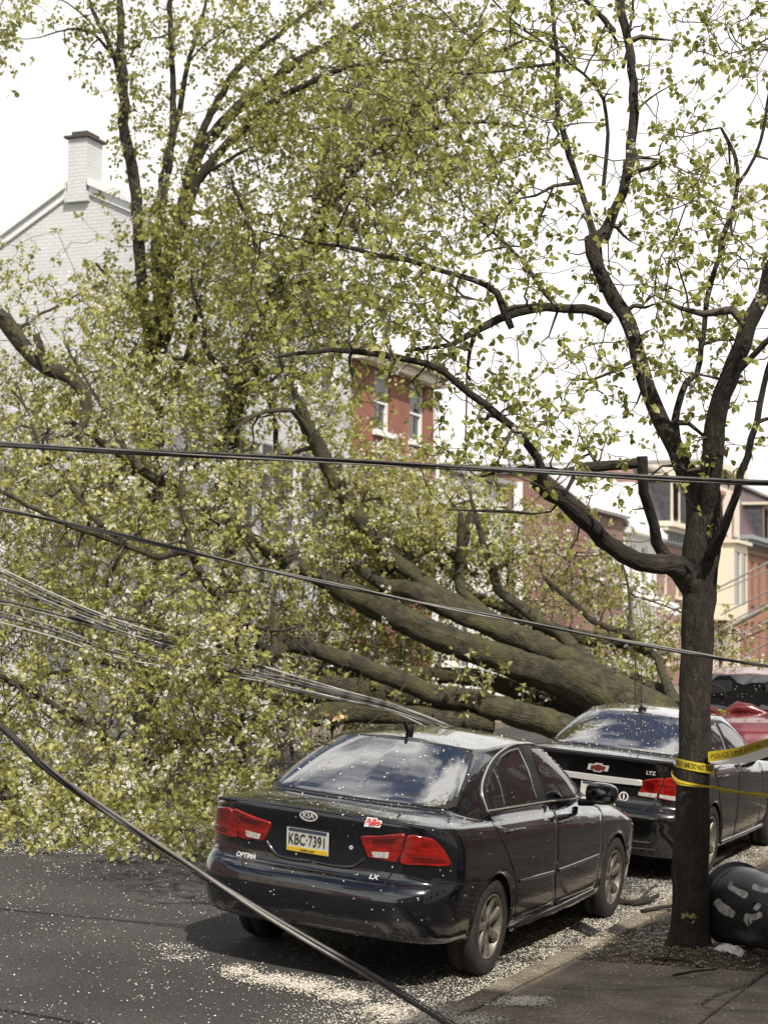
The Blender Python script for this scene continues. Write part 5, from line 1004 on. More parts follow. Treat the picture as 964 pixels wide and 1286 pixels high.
def bowtie(k, z, nm, m_, par):
    q = [(-.085, -.022), (-.03, -.022), (-.038, -.034), (.022, -.034), (.03, -.022), (.075, -.022), (.085, .022), (.03, .022), (.038, .034), (-.022, .034), (-.03, .022), (-.075, .022)]
    V = np.array([(Mb@Vector((x*k, y*k, zz)))[:] for zz in (0, z) for x, y in q]+[(Mb@Vector((0, 0, z)))[:]]); n_ = len(q); mb = MB(); mb.add(V, [[i, (i+1) % n_, n_+(i+1) % n_, n_+i] for i in range(n_)]); mb.add(V, [[n_+i, n_+(i+1) % n_, 2*n_] for i in range(n_)]); return mb.build(nm, M[m_], par)
bt_ = bowtie(1.22, .004, 'emblem', 'silver', cz_.o); bowtie(.86, .006, 'emblem_field', 'bowtie', bt_)
h, n = cz_.hit(817, 971.5); textmesh('LTZ', .045, 'silver', 'model_badge', cz_.o, frame_at(h+n*.003, n), .0015, offset=.001, width=1.1)
h, n = cz_.rear(0, .80); p2_, Mp2 = plate(cz_, h-np.array([0, .004, .04]), (0, -1, .05), .305, .152, None); textmesh('1', .112, 'ink', 'lettering', p2_, Mp2@Matrix.Translation((.118, .005, .0085)), .0008, width=.66)
h, n = cz_.hit(783, 1000.5); Ms = frame_at(h+n*.003, n); mb = MB(); ellipse(mb, Ms, .044, .044, 0, .001, 28, .034, .034); ellipse(mb, Ms@Matrix.Translation((0, 0, 0)), .007, .030, 0, .001, 14, 0, 0); mb.build('round_sticker', M['sticker_white'], cz_.o)
cz_.line('boot_seam', [(.60, 1.06), (.60, .86), (.56, .72), (.48, .665), (.2, .66), (-.2, .66), (-.48, .665), (-.56, .72), (-.60, .86), (-.60, 1.06)], 'seal', .005, fn=RF, n=120)
cz_.line('bumper_trim', [(-.55, .36), (0, .35), (.55, .36)], 'chrome_dull', .009, fn=RF, n=40); cz_.line('bumper_trim', [(-.6, .30), (0, .285), (.6, .30)], 'chrome_dull', .006, fn=RF, n=40)
cz_.line('spoiler', [(-.70, 1.0), (-.35, 1.0), (0, 1.0), (.35, 1.0), (.70, 1.0)], 'paint_cruze', .016, fn=lambda x, z: (np.array([x, -.885+.045*(abs(x)/.7)**2, 1.092]), np.array([0, 0, 1])))
for y_ in (0, 2.685):
    for sg in MM: cz_.wheel(.785, y_, .335, .335, .225, 5, sg)
mb = MB(); mb.tube([(0, .42, 1.46), (0, .40, 1.475), (0, .37, 1.50)], [.045, .03, .012], 10); mb.tube([(0, .38, 1.50), (0, .34, 1.62), (0, .30, 1.80), (0, .28, 1.95)], [.005, .004, .003, .003], 6); mb.build('aerial', M['trim'], cz_.o, True)
for sg in MM: mb = MB(); mb.tube([(.80*sg, 1.95, 1.0), (.90*sg, 1.93, 1.03), (.98*sg, 1.92, 1.05), (1.04*sg, 1.92, 1.05)], [.03, .06, .075, .04], 12); mb.build('wing_mirror', M['paint_cruze'], cz_.o, True)
# ---- the crushed red car facing us
R_ = dict(wb=2.65, rw=.39, cz=.35,
 lower=[(.82, -.85, 3.40, .26), (.90, -.92, 3.52, .30), (.925, -.95, 3.58, .45), (.93, -.96, 3.60, .60), (.93, -.955, 3.59, .70), (.93, -.95, 3.57, .78), (.928, -.94, 3.55, zr(.88, .86, .84)), (.925, -.93, 3.50, zr(.98, .94, .92)), (.92, -.92, 3.42, zr(1.08, 1.02, .97)), (.90, -.91, 3.36, zr(1.14, 1.07, 1.01)), (.88, -.90, 3.30, zr(1.17, 1.09, 1.03)), (.86, -.89, 3.24, zr(1.18, 1.10, 1.04))],
 gbase=[(0, -.86, 1.19), (.36, -.85, 1.19), (.62, -.82, 1.19), (.75, -.76, 1.18), (.80, -.62, 1.16), (.82, -.3, 1.14), (.83, .1, 1.13), (.83, .7, 1.12), (.83, 1.3, 1.11), (.82, 1.8, 1.11), (.80, 2.02, 1.115), (.74, 2.14, 1.12), (.60, 2.22, 1.125), (.34, 2.28, 1.13), (0, 2.31, 1.13)],
 gtop=[(0, -.58, 1.62), (.26, -.57, 1.62), (.46, -.54, 1.61), (.56, -.48, 1.60), (.60, -.36, 1.60), (.62, -.1, 1.61), (.63, .2, 1.62), (.64, .6, 1.63), (.64, 1.0, 1.63), (.63, 1.24, 1.62), (.61, 1.34, 1.61), (.57, 1.42, 1.605), (.46, 1.50, 1.60), (.26, 1.56, 1.60), (0, 1.58, 1.60)],
 roofz=lambda y: np.interp(y, [-.6, 0, .9, 1.4], [1.64, 1.67, 1.68, 1.62]), crown=.03)
rc = P(944, 900, 26.6)
red = Car('crushed_car', 'red car with smashed windscreen and buckled bonnet facing the camera', 'car', Vector((rc[0], rc[1]+.35, float(road_z(rc[0]))+.0)), 0, math.pi+.17, 'paint_red', R_, pitch=-.02, sc=1.0)
# windscreen opening: dark cabin panel, torn glass, header, seats and steering wheel seen in it
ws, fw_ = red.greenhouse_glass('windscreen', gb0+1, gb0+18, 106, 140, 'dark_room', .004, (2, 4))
nr_, nc_ = fw_.shape[:2]; 
def wpt(u, v, off=.02):
    i = min(int(v*(nr_-1)), nr_-1); j = min(int(u*(nc_-1)), nc_-1); return fw_[i, j]+np.array([0, off*1.0, off*.7])
rimpts = [(u, 0) for u in np.linspace(.02, .98, 16)]+[(1, v) for v in np.linspace(.1, .9, 7)]+[(u, 1) for u in np.linspace(.98, .02, 16)]+[(0, v) for v in np.linspace(.9, .1, 7)]
inner_ = [(u+(0.5-u)*random.uniform(.06, .5 if v < .95 else .16), v+(.5-v)*random.uniform(.1, .6)) for u, v in rimpts]
n_ = len(rimpts); V = [wpt(*q) for q in rimpts]+[wpt(*q) for q in inner_]; mb = MB(); mb.add(np.array(V), [[i, (i+1) % n_, n_+(i+1) % n_, n_+i] for i in range(n_) if i not in (20, 21, 22)]); mb.build('broken_glass', M['glass_win'], ws)
mb = MB(); 
a_, b_ = wpt(.30, .35, .03), wpt(.30, .35, .03)
th = np.linspace(0, 2*math.pi, 22); cxw = wpt(.26, .40, .05); mb.tube([cxw+np.array([.19*math.cos(t), 0.02*math.sin(t), .17*math.sin(t)]) for t in th], .014, 6, False); mb.build('steering_wheel', M['seat'], red.o, True)
for u in (.30, .70):
    cxs = wpt(u, .55, .015); mb = MB(); mb.box(cxs, (.34, .05, .26)); mb.build('seat', M['seat'], red.o)
mb = MB(); mb.tube([(x, 2.62-abs(x)*.2, 1.05+z) for x, z in ((-.80, .02), (-.55, .06), (-.3, .03), (-.05, .13), (.12, .15), (.30, .05), (.5, .10), (.82, .02))], [.03, .05, .04, .07, .08, .05, .06, .03], 8); mb.build('buckled_panel', M['paint_red'], red.o, True)
mb = MB(); mb.tube([(.80, 1.85, 1.12), (.95, 1.95, 1.16), (1.06, 1.93, 1.2)], [.04, .09, .05], 8, noise=.1); mb.build('wing_mirror', M['paint_red'], red.o, True)
mb = MB(); mb.tube([(-.80, 1.85, 1.12), (-.95, 1.95, 1.16), (-1.06, 1.93, 1.2)], [.04, .09, .05], 8, noise=.1); mb.build('wing_mirror', M['paint_red'], red.o, True)
for sx in (-1, 1):
    red.patch('side_window', [(-.55, 1.2), (-.45, 1.5), (.8, 1.55), (1.3, 1.5), (1.75, 1.2)], 'glass', off=.004, fn=lambda y, z: red.side(y, z), mirror=(sx,), closed_smooth=False)
    red.patch('headlamp', [(.55, .76), (.82, .80), (.84, .92), (.6, .90)], 'lamp_clear', off=.01, fn=lambda x, z: ((lambda h: (np.array(h[0]), np.array([0, 1., 0])))(red.bvh.ray_cast(Vector((x, 6, z)), Vector((0, -1, 0))))), mirror=(sx,), closed_smooth=False)
    for y_ in (0, 2.65): red.wheel(.80, y_, .35, .35, .23, 5, sx)
# petals lying on the cars
def car_petals(car, n, label, area, zmin=1.0):
    C_ = []; Nn = []
    while len(C_) < n:
        x = random.uniform(-.85, .85); y = random.uniform(*area); h = car.bvh.ray_cast(Vector((x, y, 3)), Vector((0, 0, -1)))
        if h[0] is None: continue
        nn = h[1] if h[1].z > 0 else -h[1]
        if nn.z < .25 or random.random() > (.15+nn.z**2): continue
        C_.append(car.Mx@(h[0]+nn*.0075)); Nn.append(car.Mx.to_3x3()@nn)
    petalmesh('fallen_petals', np.array([c[:] for c in C_]), np.array([n_[:] for n_ in Nn]), label, .0035, .0095)
def petalmesh(name, C_, Nn, label, smin=.005, smax=.010, m='petal', flat=.35):
    k = len(C_); Nn = Nn+rng.normal(size=(k, 3))*flat*.6; Nn /= np.linalg.norm(Nn, axis=1)[:, None]; a = np.cross(Nn, rng.normal(size=(k, 3))); a /= np.maximum(np.linalg.norm(a, axis=1), 1e-6)[:, None]; b = np.cross(Nn, a); s_ = rng.uniform(smin, smax, (k, 1))
    V = np.stack([C_+a*s_, C_+b*s_*.65+Nn*s_*.25, C_-a*s_*.85, C_-b*s_*.65+Nn*s_*.25], 1).reshape(-1, 3); i = (np.arange(k)*4)[:, None]
    o = meshnp(name, V, [i+np.array([[0, 1, 2, 3]])], M[m], None, False, kind='stuff'); o['label'] = label; o['category'] = 'petals'; return o
car_petals(kia, 900, 'white petals scattered over the navy-black saloon', (-1.0, 3.5)); car_petals(cz_, 1500, 'white petals scattered over the black saloon with the chrome bar', (-.95, 3.4)); car_petals(red, 500, 'pale petals on the roof of the crushed red car', (-.9, 3.3))
# a few petals stuck to the upright faces of the near car
C_ = []; Nn = []
for q in range(230):
    px_, py_ = random.uniform(262, 780), random.uniform(1000, 1180); h = kia.bvh.ray_cast(kia.inv@Vector(CAMP), (kia.inv.to_3x3()@Vector(ray(px_, py_))).normalized())
    if h[0] is None: continue
    nn = h[1]; nn = nn if (kia.inv@Vector(CAMP)-h[0]).dot(nn) > 0 else -nn; 
    if random.random() < .55: C_.append((kia.Mx@(h[0]+nn*.009))[:]); Nn.append((kia.Mx.to_3x3()@nn)[:])
petalmesh('stuck_petals', np.array(C_), np.array(Nn), 'few white petals stuck to the rear and doors of the navy-black saloon', .004, .007)
# ------------------------------------------------------------------ petals on the ground
def gpt(px, py, z0=0.0):
    r = FW+RT*((px-482)/FPX)+UP*((643-py)/FPX); t = 5.
    for _ in range(60):
        q = CAMP+r*t; gz_ = float(ground_z(q[0]))+z0; t += (q[2]-gz_)/(-r[2])*.8 if abs(r[2]) > 1e-4 else 0
    return CAMP+r*t
def ground_petals(XY, label, smin=.005, smax=.009, lift=.006, stack=0., m='petal', name='fallen_petals'):
    XY = np.array(XY); z = ground_z(XY[:, 0]); pit = (XY[:, 0] > PIT[0]) & (XY[:, 0] < PIT[1]) & (XY[:, 1] > PIT[2]) & (XY[:, 1] < PIT[3]); z = np.where(pit, pitz(XY[:, 0], XY[:, 1])+.004, z)
    z = np.where((XY[:, 0] > KX) & (XY[:, 0] < KX+.165), .024, z); C_ = np.column_stack([XY, z+lift+rng.random(len(XY))*stack]); return petalmesh(name, C_, np.tile([0, 0, 1.], (len(XY), 1)), label, smin, smax, m)
def noise2(x, y): return np.sin(x*3.1+y*1.7)*np.sin(y*2.3-x*1.1+1)+.5*np.sin(x*7.7+2)*np.sin(y*6.1+x*3)
x = rng.uniform(-14.3, KX-.02, 60000); y = rng.uniform(6.5, 24, 60000); k = .75*rng.random(60000) < np.clip(.34+.16*noise2(x, y), .05, 1)*np.where(y > 17, .8, 1)
ground_petals(np.column_stack([x[k], y[k]]), 'white petals sprinkled over the dark asphalt', .0045, .0095)
# drift along the gutter
n = 85000; y = rng.uniform(7.5, 27, n); x = KX-.01-np.abs(rng.normal(size=n))*.16*(1+.5*np.sin(y*2.1))-rng.random(n)**3*.5; k = rng.random(n) < np.clip(.75+.35*noise2(x*2, y*1.4), .1, 1)
ground_petals(np.column_stack([x[k], y[k]]), 'thick drift of white petals in the gutter beside the kerb', .004, .0085, stack=.006)
# thick patches on the road behind the near car
XY = []
for (px, py, rx, ry, n) in ((300, 1222, 22, 9, 900), (340, 1232, 34, 8, 1500), (385, 1240, 38, 10, 2000), (430, 1252, 34, 9, 1500), (480, 1270, 30, 9, 900), (510, 1282, 24, 8, 500), (215, 1192, 30, 6, 160), (230, 1204, 30, 6, 200), (520, 1278, 60, 18, 1200)):
    for _ in range(n):
        q = gpt(px+random.gauss(0, rx*.5), py+random.gauss(0, ry*.45)); XY.append((q[0], q[1]))
ground_petals(XY, 'thick white petal patch on the asphalt behind the near car', stack=.01)
# under and before the fallen crown
n = 42000; x = rng.uniform(-14, -6.9, n); y = 12.3+8.5*rng.random(n)**1.6; edge = np.interp(x, [-14, -10.5, -9.8, -9, -8, -7.4, -6.9], [14, 13.5, 13.2, 12.75, 13.7, 15.2, 16])+.2*np.sin(x*4.1)+.12*np.sin(x*11); k = (y > edge+rng.normal(size=n)*.10)
ground_petals(np.column_stack([x[k], y[k]]), 'carpet of white petals beneath the fallen crown', stack=.02, smin=.006, smax=.011)
# pavement
XY = []
for _ in range(3500): XY.append((random.uniform(KX, 1.5), random.uniform(7.5, 22)))
for _ in range(2600): q = (random.gauss(-3.55, .28), random.gauss(12.9, .45)); XY.append(q)
for _ in range(9000): XY.append((KX+.0+abs(random.gauss(0, .9)), random.uniform(14.2, 24)))
for (px, py, rx, ry, n) in ((660, 1257, 30, 5, 900), (650, 1262, 40, 4, 500), (590, 1284, 45, 10, 900), (745, 1190, 14, 10, 200)):
    for _ in range(n): q = gpt(px+random.gauss(0, rx*.5), py+random.gauss(0, ry*.45)); XY.append((q[0], q[1]))
XY = [q for q in XY if q[0] > KX+.005]
ground_petals(XY, 'petals lying on the pavement slabs and around the tree pit', lift=.007)
# brown litter in the tree pit and gutter
XY = [(random.gauss(-3.3, .35), random.gauss(12.2, .45)) for _ in range(1500)]+[(KX-abs(random.gauss(0, .2)), random.uniform(8, 24)) for _ in range(1800)]+[(random.uniform(KX, 1), random.uniform(8, 16)) for _ in range(500)]
XY = [q for q in XY if not (KX-.003 < q[0] < KX+.003)]
ground_petals(XY, 'brown bud scales and litter round the pear tree and kerb', .006, .016, m='petal_brown', name='leaf_litter')
# ------------------------------------------------------------------ cables
def cable(name, pts, r, m, label, group=None, seg=8, twist=None, n=90):
    q = catmull(np.array([P(*p) for p in pts]), n); c = q[len(q)//2]; o = None
    if twist:
        o = empty(name, c, label, 'cable', group); t = np.gradient(q, axis=0); t /= np.linalg.norm(t, axis=1)[:, None]; u = np.cross(t, [0, 0, 1]); u /= np.linalg.norm(u, axis=1)[:, None]; v = np.cross(t, u); L_ = np.concatenate([[0], np.cumsum(np.linalg.norm(np.diff(q, axis=0), axis=1))])
        for i, (off, rr, mm, w) in enumerate(twist):
            ph = i*2.2+L_*w; MB().tube(q-c+u*(np.cos(ph)*off)[:, None]+v*(np.sin(ph)*off)[:, None], rr, seg).build('strand', M[mm], o, True)
        return o
    o = MB().tube(q-c, r, seg).build(name, M[m], None, True); o.location = c; tag(o, label, 'cable', group); return o
cable('hanging_cable', [(-160, 552, 10.6), (0, 558, 10.5), (130, 565, 10.45), (250, 571, 10.4), (400, 578, 10.4), (500, 583, 10.4), (700, 594, 10.4), (850, 602, 10.5), (964, 606, 10.6), (1130, 606, 10.8)], .01, 'cable', 'long dark double cable crossing the whole picture above the others, in front of trunk', twist=[(.010, .011, 'cable', 1.1), (.012, .008, 'cable', 1.1), (.013, .005, 'cable_grey', 1.1)])
cable('hanging_cable', [(-160, 608, 10.8), (0, 639, 10.8), (130, 668, 10.8), (270, 700, 10.8), (400, 730, 10.8), (540, 760, 10.8), (640, 778, 10.8), (800, 808, 10.8), (880, 823, 10.8), (964, 838, 10.8), (1120, 862, 10.8)], .01, 'cable', 'thin dark cable slanting down from the left edge across the fallen limbs to the right', twist=[(.006, .009, 'cable', 3), (.008, .006, 'cable_grey', 3)])
cable('hanging_cable', [(-70, 862, 8.9), (0, 911, 8.9), (55, 962, 8.95), (110, 1003, 9), (180, 1051, 9), (250, 1096, 9), (330, 1147, 8.95), (400, 1188, 8.9), (450, 1216, 8.85), (500, 1247, 8.8), (560, 1284, 8.7), (640, 1330, 8.6)], .01, 'cable', 'low sagging cable passing in front of the near car bumper', twist=[(.008, .012, 'cable', 2.2), (.012, .010, 'cable_grey', 2.2), (.016, .004, 'cable', 2.2)])
def bundle(name, ptsets, label, r=.012, m=('cable_grey', 'cable_pale', 'cable')):
    c = P(*ptsets[0][1]); o = empty(name, c, label, 'cable', 'cable bundles torn down into the crown')
    for i, (pts, rr, mm) in enumerate(ptsets_norm(ptsets, r, m)): q = catmull(np.array([P(*p) for p in pts]), 50); MB().tube(q-c, rr, 7).build('strand', M[mm], o, True)
    return o
def ptsets_norm(ps, r, m): return [(p, r if i % 2 else r*.75, m[i % len(m)]) for i, p in enumerate(ps)]
# upper bundle: comes in at the left edge, passes through the crown and emerges as a fan that ends at the near roof
fan = []
D_ = 17.7
for i, (y0, y1, y2, ye) in enumerate(((714, 781, 840, 884), (718, 785, 846, 886), (723, 789, 851, 889), (728, 793, 857, 892), (733, 797, 860, 893))):
    fan.append([(-70, y0-28, D_), (0, y0, D_), (70, y0+33-i*.5, D_), (150, y1-1, D_), (250, (y1+y2)/2-2, D_), (340, y2, D_), (420, (y2+ye)/2+2, D_), (490, ye, D_), (560, ye+26, D_), (640, ye+66, D_)])
bundle('cable_bundle', fan, 'upper bundle of grey cables from the left edge, fanning out above the near roof', .0105, ('cable_pale', 'cable', 'cable', 'cable_grey', 'cable'))
b_ = [[(-70, y0-10, D_), (0, y0, D_), (60, y0+dy*.5, D_), (110, y0+dy, D_+.1), (180, y0+dy*1.6, D_+1.0), (240, y0+dy*2.2, D_+2)] for y0, dy in ((742, 26), (754, 28), (758, 28))]
bundle('cable_bundle', b_, 'middle bundle of dark cables at the left edge below the upper one', .013, ('cable', 'cable', 'cable_grey'))
b_ = [[(-70, y0-14, D_), (0, y0, D_), (70, y0+19, D_), (140, y0+40+k, D_), (250, y0+60+k, D_), (330, y0+72+k, D_), (420, y0+92+k, D_), (500, y0+113+k, D_), (570, y0+150, D_)] for y0, k in ((769, 5), (774, 4), (782, 2))]
bundle('cable_bundle', b_, 'lowest bundle of paler cables running from the left edge to the near roof', .0115, ('cable_grey', 'cable', 'cable_pale'))
cable('dangling_wire', [(797, 790, 18.6), (798, 830, 18.6), (797, 870, 18.6), (799, 892, 18.6)], .005, 'cable', 'thin wire dangling straight down onto the roof of the second car')
# pale lines at the right: rising to the right
for i, (x0, y0, x1, y1, r) in enumerate(((790, 793, 1010, 683, .030), (880, 752, 1010, 695, .020), (905, 772, 1010, 717, .026), (905, 787, 1010, 730, .022), (880, 805, 1010, 737, .075), (900, 810, 1010, 757, .028), (925, 806, 1010, 765, .036), (935, 822, 1010, 783, .028))):
    d = 36; cable('stay_wire' if r < .07 else 'fallen_pole', [(x0, y0, d), ((x0+x1)/2, (y0+y1)/2+1, d-.3), (x1, y1, d-.8)], r*.62, 'cable_pale', ['pale wire rising to the right, leftmost and longest of the slanting lines', 'uppermost thin pale wire before the cream house', 'second pale wire from the top before the orange house', 'third pale wire, just above the thick pale pole', 'thick pale pole slanting up past the red car to the right edge', 'pale wire directly below the thick pale pole', 'lower pale wire near the right edge, second from the bottom', 'lowest short pale wire at the right edge'][i], 'slanting pale lines at the right edge')
# ------------------------------------------------------------------ barrier tape round the trunk
def trunk_c(py):
    px = np.interp(py, [900, 1000, 1100], [874, 871, 867]); return P(px, py, D0), .138
tp = empty('barrier_tape', P(872, 965, D0), 'yellow barrier tape with black lettering, flat band round the trunk running off right', 'tape'); tpo = np.array(tp.location)
cT, rT = trunk_c(962); rT = .133; HB = .062
def ang(a): return np.array([math.cos(a), math.sin(a), 0.])
camang = math.atan2(CAMP[1]-cT[1], CAMP[0]-cT[0])
def band_pt(a, v):    # v along height
    e = a-camang; return cT+ang(a)*rT+np.array([0, 0, v+.022*math.sin(-e)*1.0+.004])
A_ = np.linspace(camang-2.4, camang+1.45, 40); V = []; 
for a in A_: V += [band_pt(a, -HB/2), band_pt(a, HB/2)]
F = [[2*i, 2*i+2, 2*i+3, 2*i+1] for i in range(len(A_)-1)]
MB().add(np.array(V)-tpo, F); mb = MB(); mb.add(np.array(V)-tpo, F); mb.build('wrap', M['tape'], tp, True)
def wrapmap(co):
    out = []
    for x, y, z in co: a = camang-.05+x/rT; q = cT+ang(a)*(rT+.003+z)+np.array([0, 0, y+.022*math.sin(-(a-camang))+.004]); out.append(q-tpo)
    return np.array(out)
textmesh('POLICE LINE DO NOT CROSS', .050, 'tape_ink', 'lettering', tp, None, .0004, mapf=wrapmap, width=.46, offset=.0004)
# free run to the right: from trunk right edge to frame edge
e0, e1, e2 = P(889, 951, 12.2), P(925, 945, 12.6), P(964, 933, 13.0); e3 = P(1040, 908, 13.8); cen = catmull(np.array([e0, e1, e2, e3]), 30); V = []
for i, q in enumerate(cen): t = i/29; hh = HB/2*(1.15-.25*t); V += [q+np.array([0, 0, -hh]), q+np.array([0, -.01, hh])]
F = [[2*i, 2*i+2, 2*i+3, 2*i+1] for i in range(29)]; mb = MB(); mb.add(np.array(V)-tpo, F); mb.build('free_run', M['tape'], tp, True)
dr_ = cen[-1]-cen[0]; dr_ /= np.linalg.norm(dr_)
def runmap(co):
    out = []
    for x, y, z in co:
        t = np.clip((x+.42)/.9, 0, 1)*.75; i = t*28; k = int(i); q = cen[k]+(cen[k+1]-cen[k])*(i-k); out.append(q+np.array([.002, -.006, y*1.0])-tpo)
    return np.array(out)
textmesh('POLICE LINE DO NOT CROSS', .044, 'tape_ink', 'lettering', tp, None, 0, mapf=runmap, width=1.35)
V = []
for i, q in enumerate(cen): t = i/29; V += [q+np.array([0, -.004, -HB/2*(1.1-.2*t)]), q+np.array([.03, .0, -HB/2-.004-.055*math.sin(math.pi*min(1, t*1.2))])]
mb = MB(); mb.add(np.array(V)-tpo, [[2*i, 2*i+2, 2*i+3, 2*i+1] for i in range(29)]); mb.build('white_backing', M['tape_back'], tp, True)
tp2 = empty('barrier_tape', P(870, 985, D0), 'lower strand of yellow tape, twisted thin, slung under the flat band', 'tape'); o2 = np.array(tp2.location)
cL, rL = trunk_c(985); pts = []
for a in np.linspace(camang-1.75, camang+1.2, 16):
    e = a-camang; pts.append(cL+ang(a)*.153+np.array([0, 0, .055-.045*min(1, (e+1.75)/1.0)*1-.02*(e+.2)*.9]))
# run to the right
pts = [p for p in pts]; pts = pts[::-1] if (pts[0]-CAMP)@RT > (pts[-1]-CAMP)@RT else pts
run = pts+[P(905, 992, 12.35), P(935, 996, 12.6), P(964, 1000, 12.9), P(1040, 1008, 13.6)]
q = catmull(np.array(run), 70); V = []
for i, p in enumerate(q): ph = i*.16; w = .013+.004*math.sin(i*.4); V += [p+np.array([0, -w*.4*math.cos(ph), -w]), p+np.array([0, w*.4*math.cos(ph)-.004, w])]
mb = MB(); mb.add(np.array(V)-o2, [[2*i, 2*i+2, 2*i+3, 2*i+1] for i in range(69)]); mb.tube(q-o2, .006, 5); mb.build('twisted_strand', M['tape'], tp2, True)
# ------------------------------------------------------------------ overturned bin
bc = P(922, 1152, 12.55); bd = P(1012, 1196, 11.75)-bc; bd /= np.linalg.norm(bd)
bc[2] = .295+float(walk_z(bc[0])); bd = np.array([bd[0], bd[1], -.02]); bd /= np.linalg.norm(bd)
bo = empty('overturned_bin', bc, 'black plastic rubbish barrel on its side, right of the trunk, with white painted marks', 'bin')
Rb = np.column_stack([bd, np.cross([0, 0, 1], bd)/np.linalg.norm(np.cross([0, 0, 1], bd)), np.cross(bd, np.cross([0, 0, 1], bd))/np.linalg.norm(np.cross([0, 0, 1], bd))])
mb = MB(); mb.lathe([(.0, .240), (.0, .262), (-.012, .266), (-.02, .286), (.0, .294), (.016, .290), (.02, .266), (.10, .262), (.11, .268), (.13, .262), (.30, .256), (.33, .246), (.60, .232), (.80, .220), (.83, .208), (.83, 0)], 'x', 56); mb.lathe([(.0, .240), (.80, .20), (.80, 0)], 'x', 48)
body = mb.build('barrel', M['bin'], bo, True, xf=lambda V: V@Rb.T)
bb = BVHTree.FromPolygons([(v.co+Vector(bc))[:] for v in body.data.vertices], [p.vertices[:] for p in body.data.polygons])
def binhit(px, py):
    h = bb.ray_cast(Vector(CAMP), Vector(ray(px, py)))
    if h[0] is None: return None
    n = h[1]; n = n if n.dot(Vector(ray(px, py))) < 0 else -n; return np.array(h[0]), np.array(n)
BZ = lambda x, y: (870+x/8.04, 1070+y/8.04)
for st_ in ([(235, 490, 34), (300, 570, 38), (420, 640, 32)], [(360, 350, 26), (440, 395, 24), (550, 450, 30)], [(600, 350, 26), (680, 380, 24), (780, 400, 20)], [(630, 540, 36), (675, 570, 34)], [(520, 650, 28), (600, 665, 24), (700, 630, 24)], [(530, 665, 26), (580, 735, 28)], [(365, 330, 30), (390, 345, 24)]):
    q = catmull(np.array([(*BZ(a, b), c/8.04) for a, b, c in st_]), 14); V = []; ok = True
    tt = np.gradient(q[:, :2], axis=0); tt /= np.linalg.norm(tt, axis=1)[:, None]
    for i in range(14):
        w = q[i, 2]*1.25*(.55 if i in (0, 13) else 1)*random.uniform(.85, 1.1); nrm = np.array([-tt[i, 1], tt[i, 0]])
        for sg in (-1, -.5, 0, .5, 1):
            h = binhit(q[i, 0]+nrm[0]*w*sg, q[i, 1]+nrm[1]*w*sg)
            if h is None: ok = False; break
            V.append(h[0]+h[1]*.003-bc)
        if not ok: break
    if ok: mb = MB(); mb.add(np.array(V), [[i*5+j, i*5+j+1, i*5+6+j, i*5+5+j] for i in range(13) for j in range(4)]); mb.build('painted_mark', M['spray'], bo, True)
h = binhit(951, 1152)
if h:
    Mh = frame_at(h[0]-bc+h[1]*.002, h[1]); mb = MB(); mb.tube([(Mh@Vector((.105*math.cos(t), .105*math.sin(t), -.008*abs(math.cos(t)))))[:] for t in np.linspace(0, 2*math.pi, 36)], .007, 6, False); mb.build('handle_boss', M['bin'], bo, True)
# ------------------------------------------------------------------ debris
def sticks(name, spec, label, m='bark_back', cat='branch'):
    o = None
    for i, (pts, r) in enumerate(spec):
        q = np.array([gpt(px, py)+np.array([0, 0, r*1.0+.004+dz]) for px, py, dz in pts]); q = catmull(q, 14); c = q[0] if o is None else np.array(o.location)
        rr = r*np.linspace(1, .6, 14)
        if o is None: o = MB().tube(q-c, rr, 8, True, .12).build(name, M[m], None, True); o.location = c; tag(o, label, cat)
        else: MB().tube(q-c, rr, 6, True, .12).build('side_twig', M[m], o, True)
    return o
sticks('broken_branch', [([(775, 1137, 0), (800, 1140, .01), (826, 1133, .02)], .028), ([(800, 1140, 0), (812, 1131, .05), (824, 1126, .08)], .014)], 'short broken branch end lying in the gutter left of the trunk')
sticks('broken_branch', [([(805, 1148, 0), (830, 1145, .01), (850, 1142, .01)], .018)], 'thin broken stick on the kerb just left of the trunk')
sticks('broken_branch', [([(872, 1096, .0), (893, 1090, .01), (926, 1068, .01)], .05)], 'dark rotten log lying by the kerb beyond the bin')
sticks('broken_branch', [([(820, 1208, .0), (845, 1212, .02), (870, 1214, .01)], .012), ([(835, 1210, 0), (842, 1200, .03)], .007)], 'small twig litter at the foot of the pear tree')
sticks('bare_shoot', [([(822, 1200, 0), (819, 1192, .10), (817, 1190, .22)], .004)], 'thin bare shoot standing beside the trunk foot', cat='twig')
sticks('broken_branch', [([(845, 1228, 0), (870, 1225, .01), (900, 1220, .0)], .009)], 'thin twig on the slab edge below the trunk')
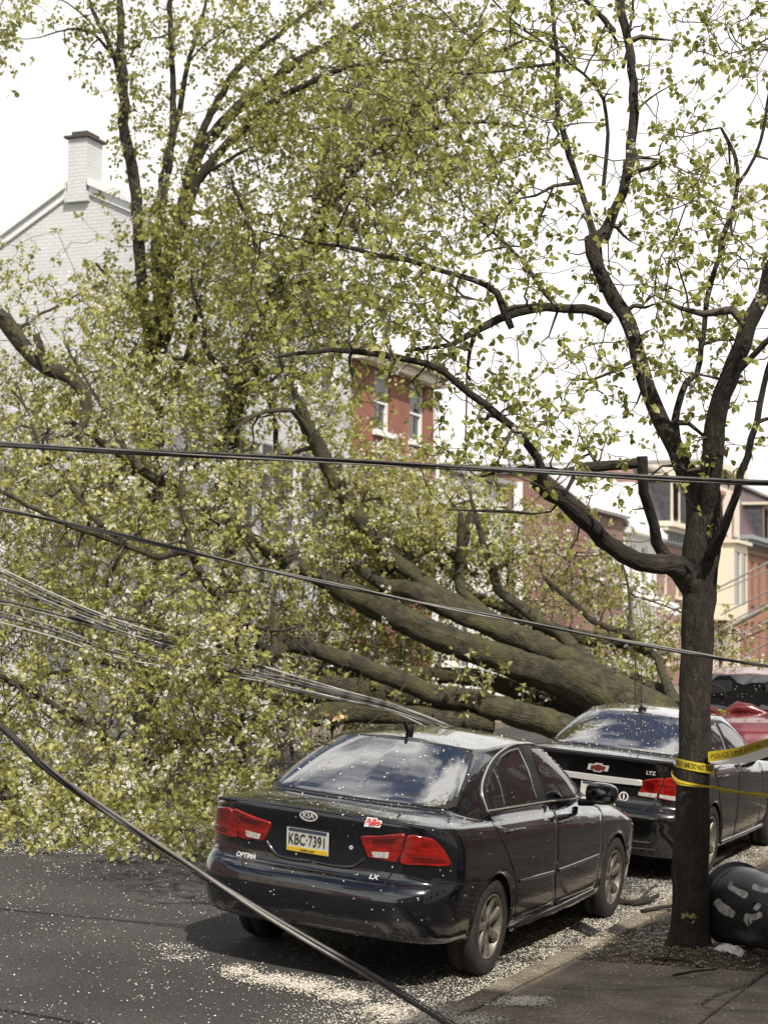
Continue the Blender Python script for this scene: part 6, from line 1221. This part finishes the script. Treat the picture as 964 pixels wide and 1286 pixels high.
for (px, py, rx, lb) in ((908, 1066, .16, 'crumpled pale plastic bag at the kerb near the second car'), (915, 1200, .11, 'scrap of white paper under the overturned bin')):
    q = gpt(px, py); mb = MB(); n_ = 14; V = []
    for i in range(n_):
        for j in range(n_): u, v = i/(n_-1)*2-1, j/(n_-1)*2-1; r_ = max(0, 1-(u*u+v*v)*.6); V.append((u*rx, v*rx*.8, .015+.09*r_*rx/.16*(.5+random.random()*.6)))
    mb.add(V, [[i*n_+j, i*n_+j+1, (i+1)*n_+j+1, (i+1)*n_+j] for i in range(n_-1) for j in range(n_-1)]); o = mb.build('crumpled_bag' if rx > .12 else 'paper_scrap', M['plastic_bag' if rx > .12 else 'sticker_white'], None, False); o.location = q; tag(o, lb, 'litter')
# cracks: open joints in the slabs near the tree
for pts in ([(880, 1262), (905, 1248), (930, 1240), (964, 1222)], [(700, 1238), (760, 1243), (830, 1240), (880, 1238), (940, 1242)], [(640, 1252), (700, 1250), (740, 1254)], [(870, 1260), (900, 1268), (964, 1270)]):
    q = catmull(np.array([gpt(a, b)+np.array([0, 0, .0045]) for a, b in pts]), 30); q[1:-1, :2] += rng.normal(size=(28, 2))*.006; V = []
    t = np.gradient(q, axis=0); t /= np.linalg.norm(t, axis=1)[:, None]; nn = np.column_stack([-t[:, 1], t[:, 0], t[:, 0]*0]); w = (.004+.004*rng.random(30))[:, None]; V = np.vstack([q-nn*w, q+nn*w]); mb = MB(); mb.add(V, [[i, i+1, 31+i, 30+i] for i in range(29)]); mb.build('slab_crack', M['seal'], pv)
# sprout leaves on the lower trunk
q = P(864, 1150, D0-.17); n_ = 14; B_ = q+rng.normal(size=(n_, 3))*.03-pear.base; leaf_mesh('shoot_leaves', B_, rng.normal(size=(n_, 3)), rng.normal(size=(n_, 3)), rng.uniform(.025, .045, n_), M['leaf_pear'], pear.o, rng.random(n_)*.5+.5)

# groups of look-alike kinds
for o in S.objects:
    if o.parent is None and o.get('category') and not o.get('group'):
        g_ = {'parked_car': 'cars parked along the kerb', 'hanging_cable': 'dark cables slanting across the view', 'broken_branch': 'broken sticks on the ground', 'barrier_tape': 'yellow barrier tape on the trunk', 'background_tree': 'standing trees across the road', 'terraced_house': 'terraced houses outside the frame', 'fallen_petals': 'petals fallen on ground and cars', 'stay_wire': 'slanting pale lines at the right edge'}.get(o.name.split('.')[0])
        if g_: o['group'] = g_
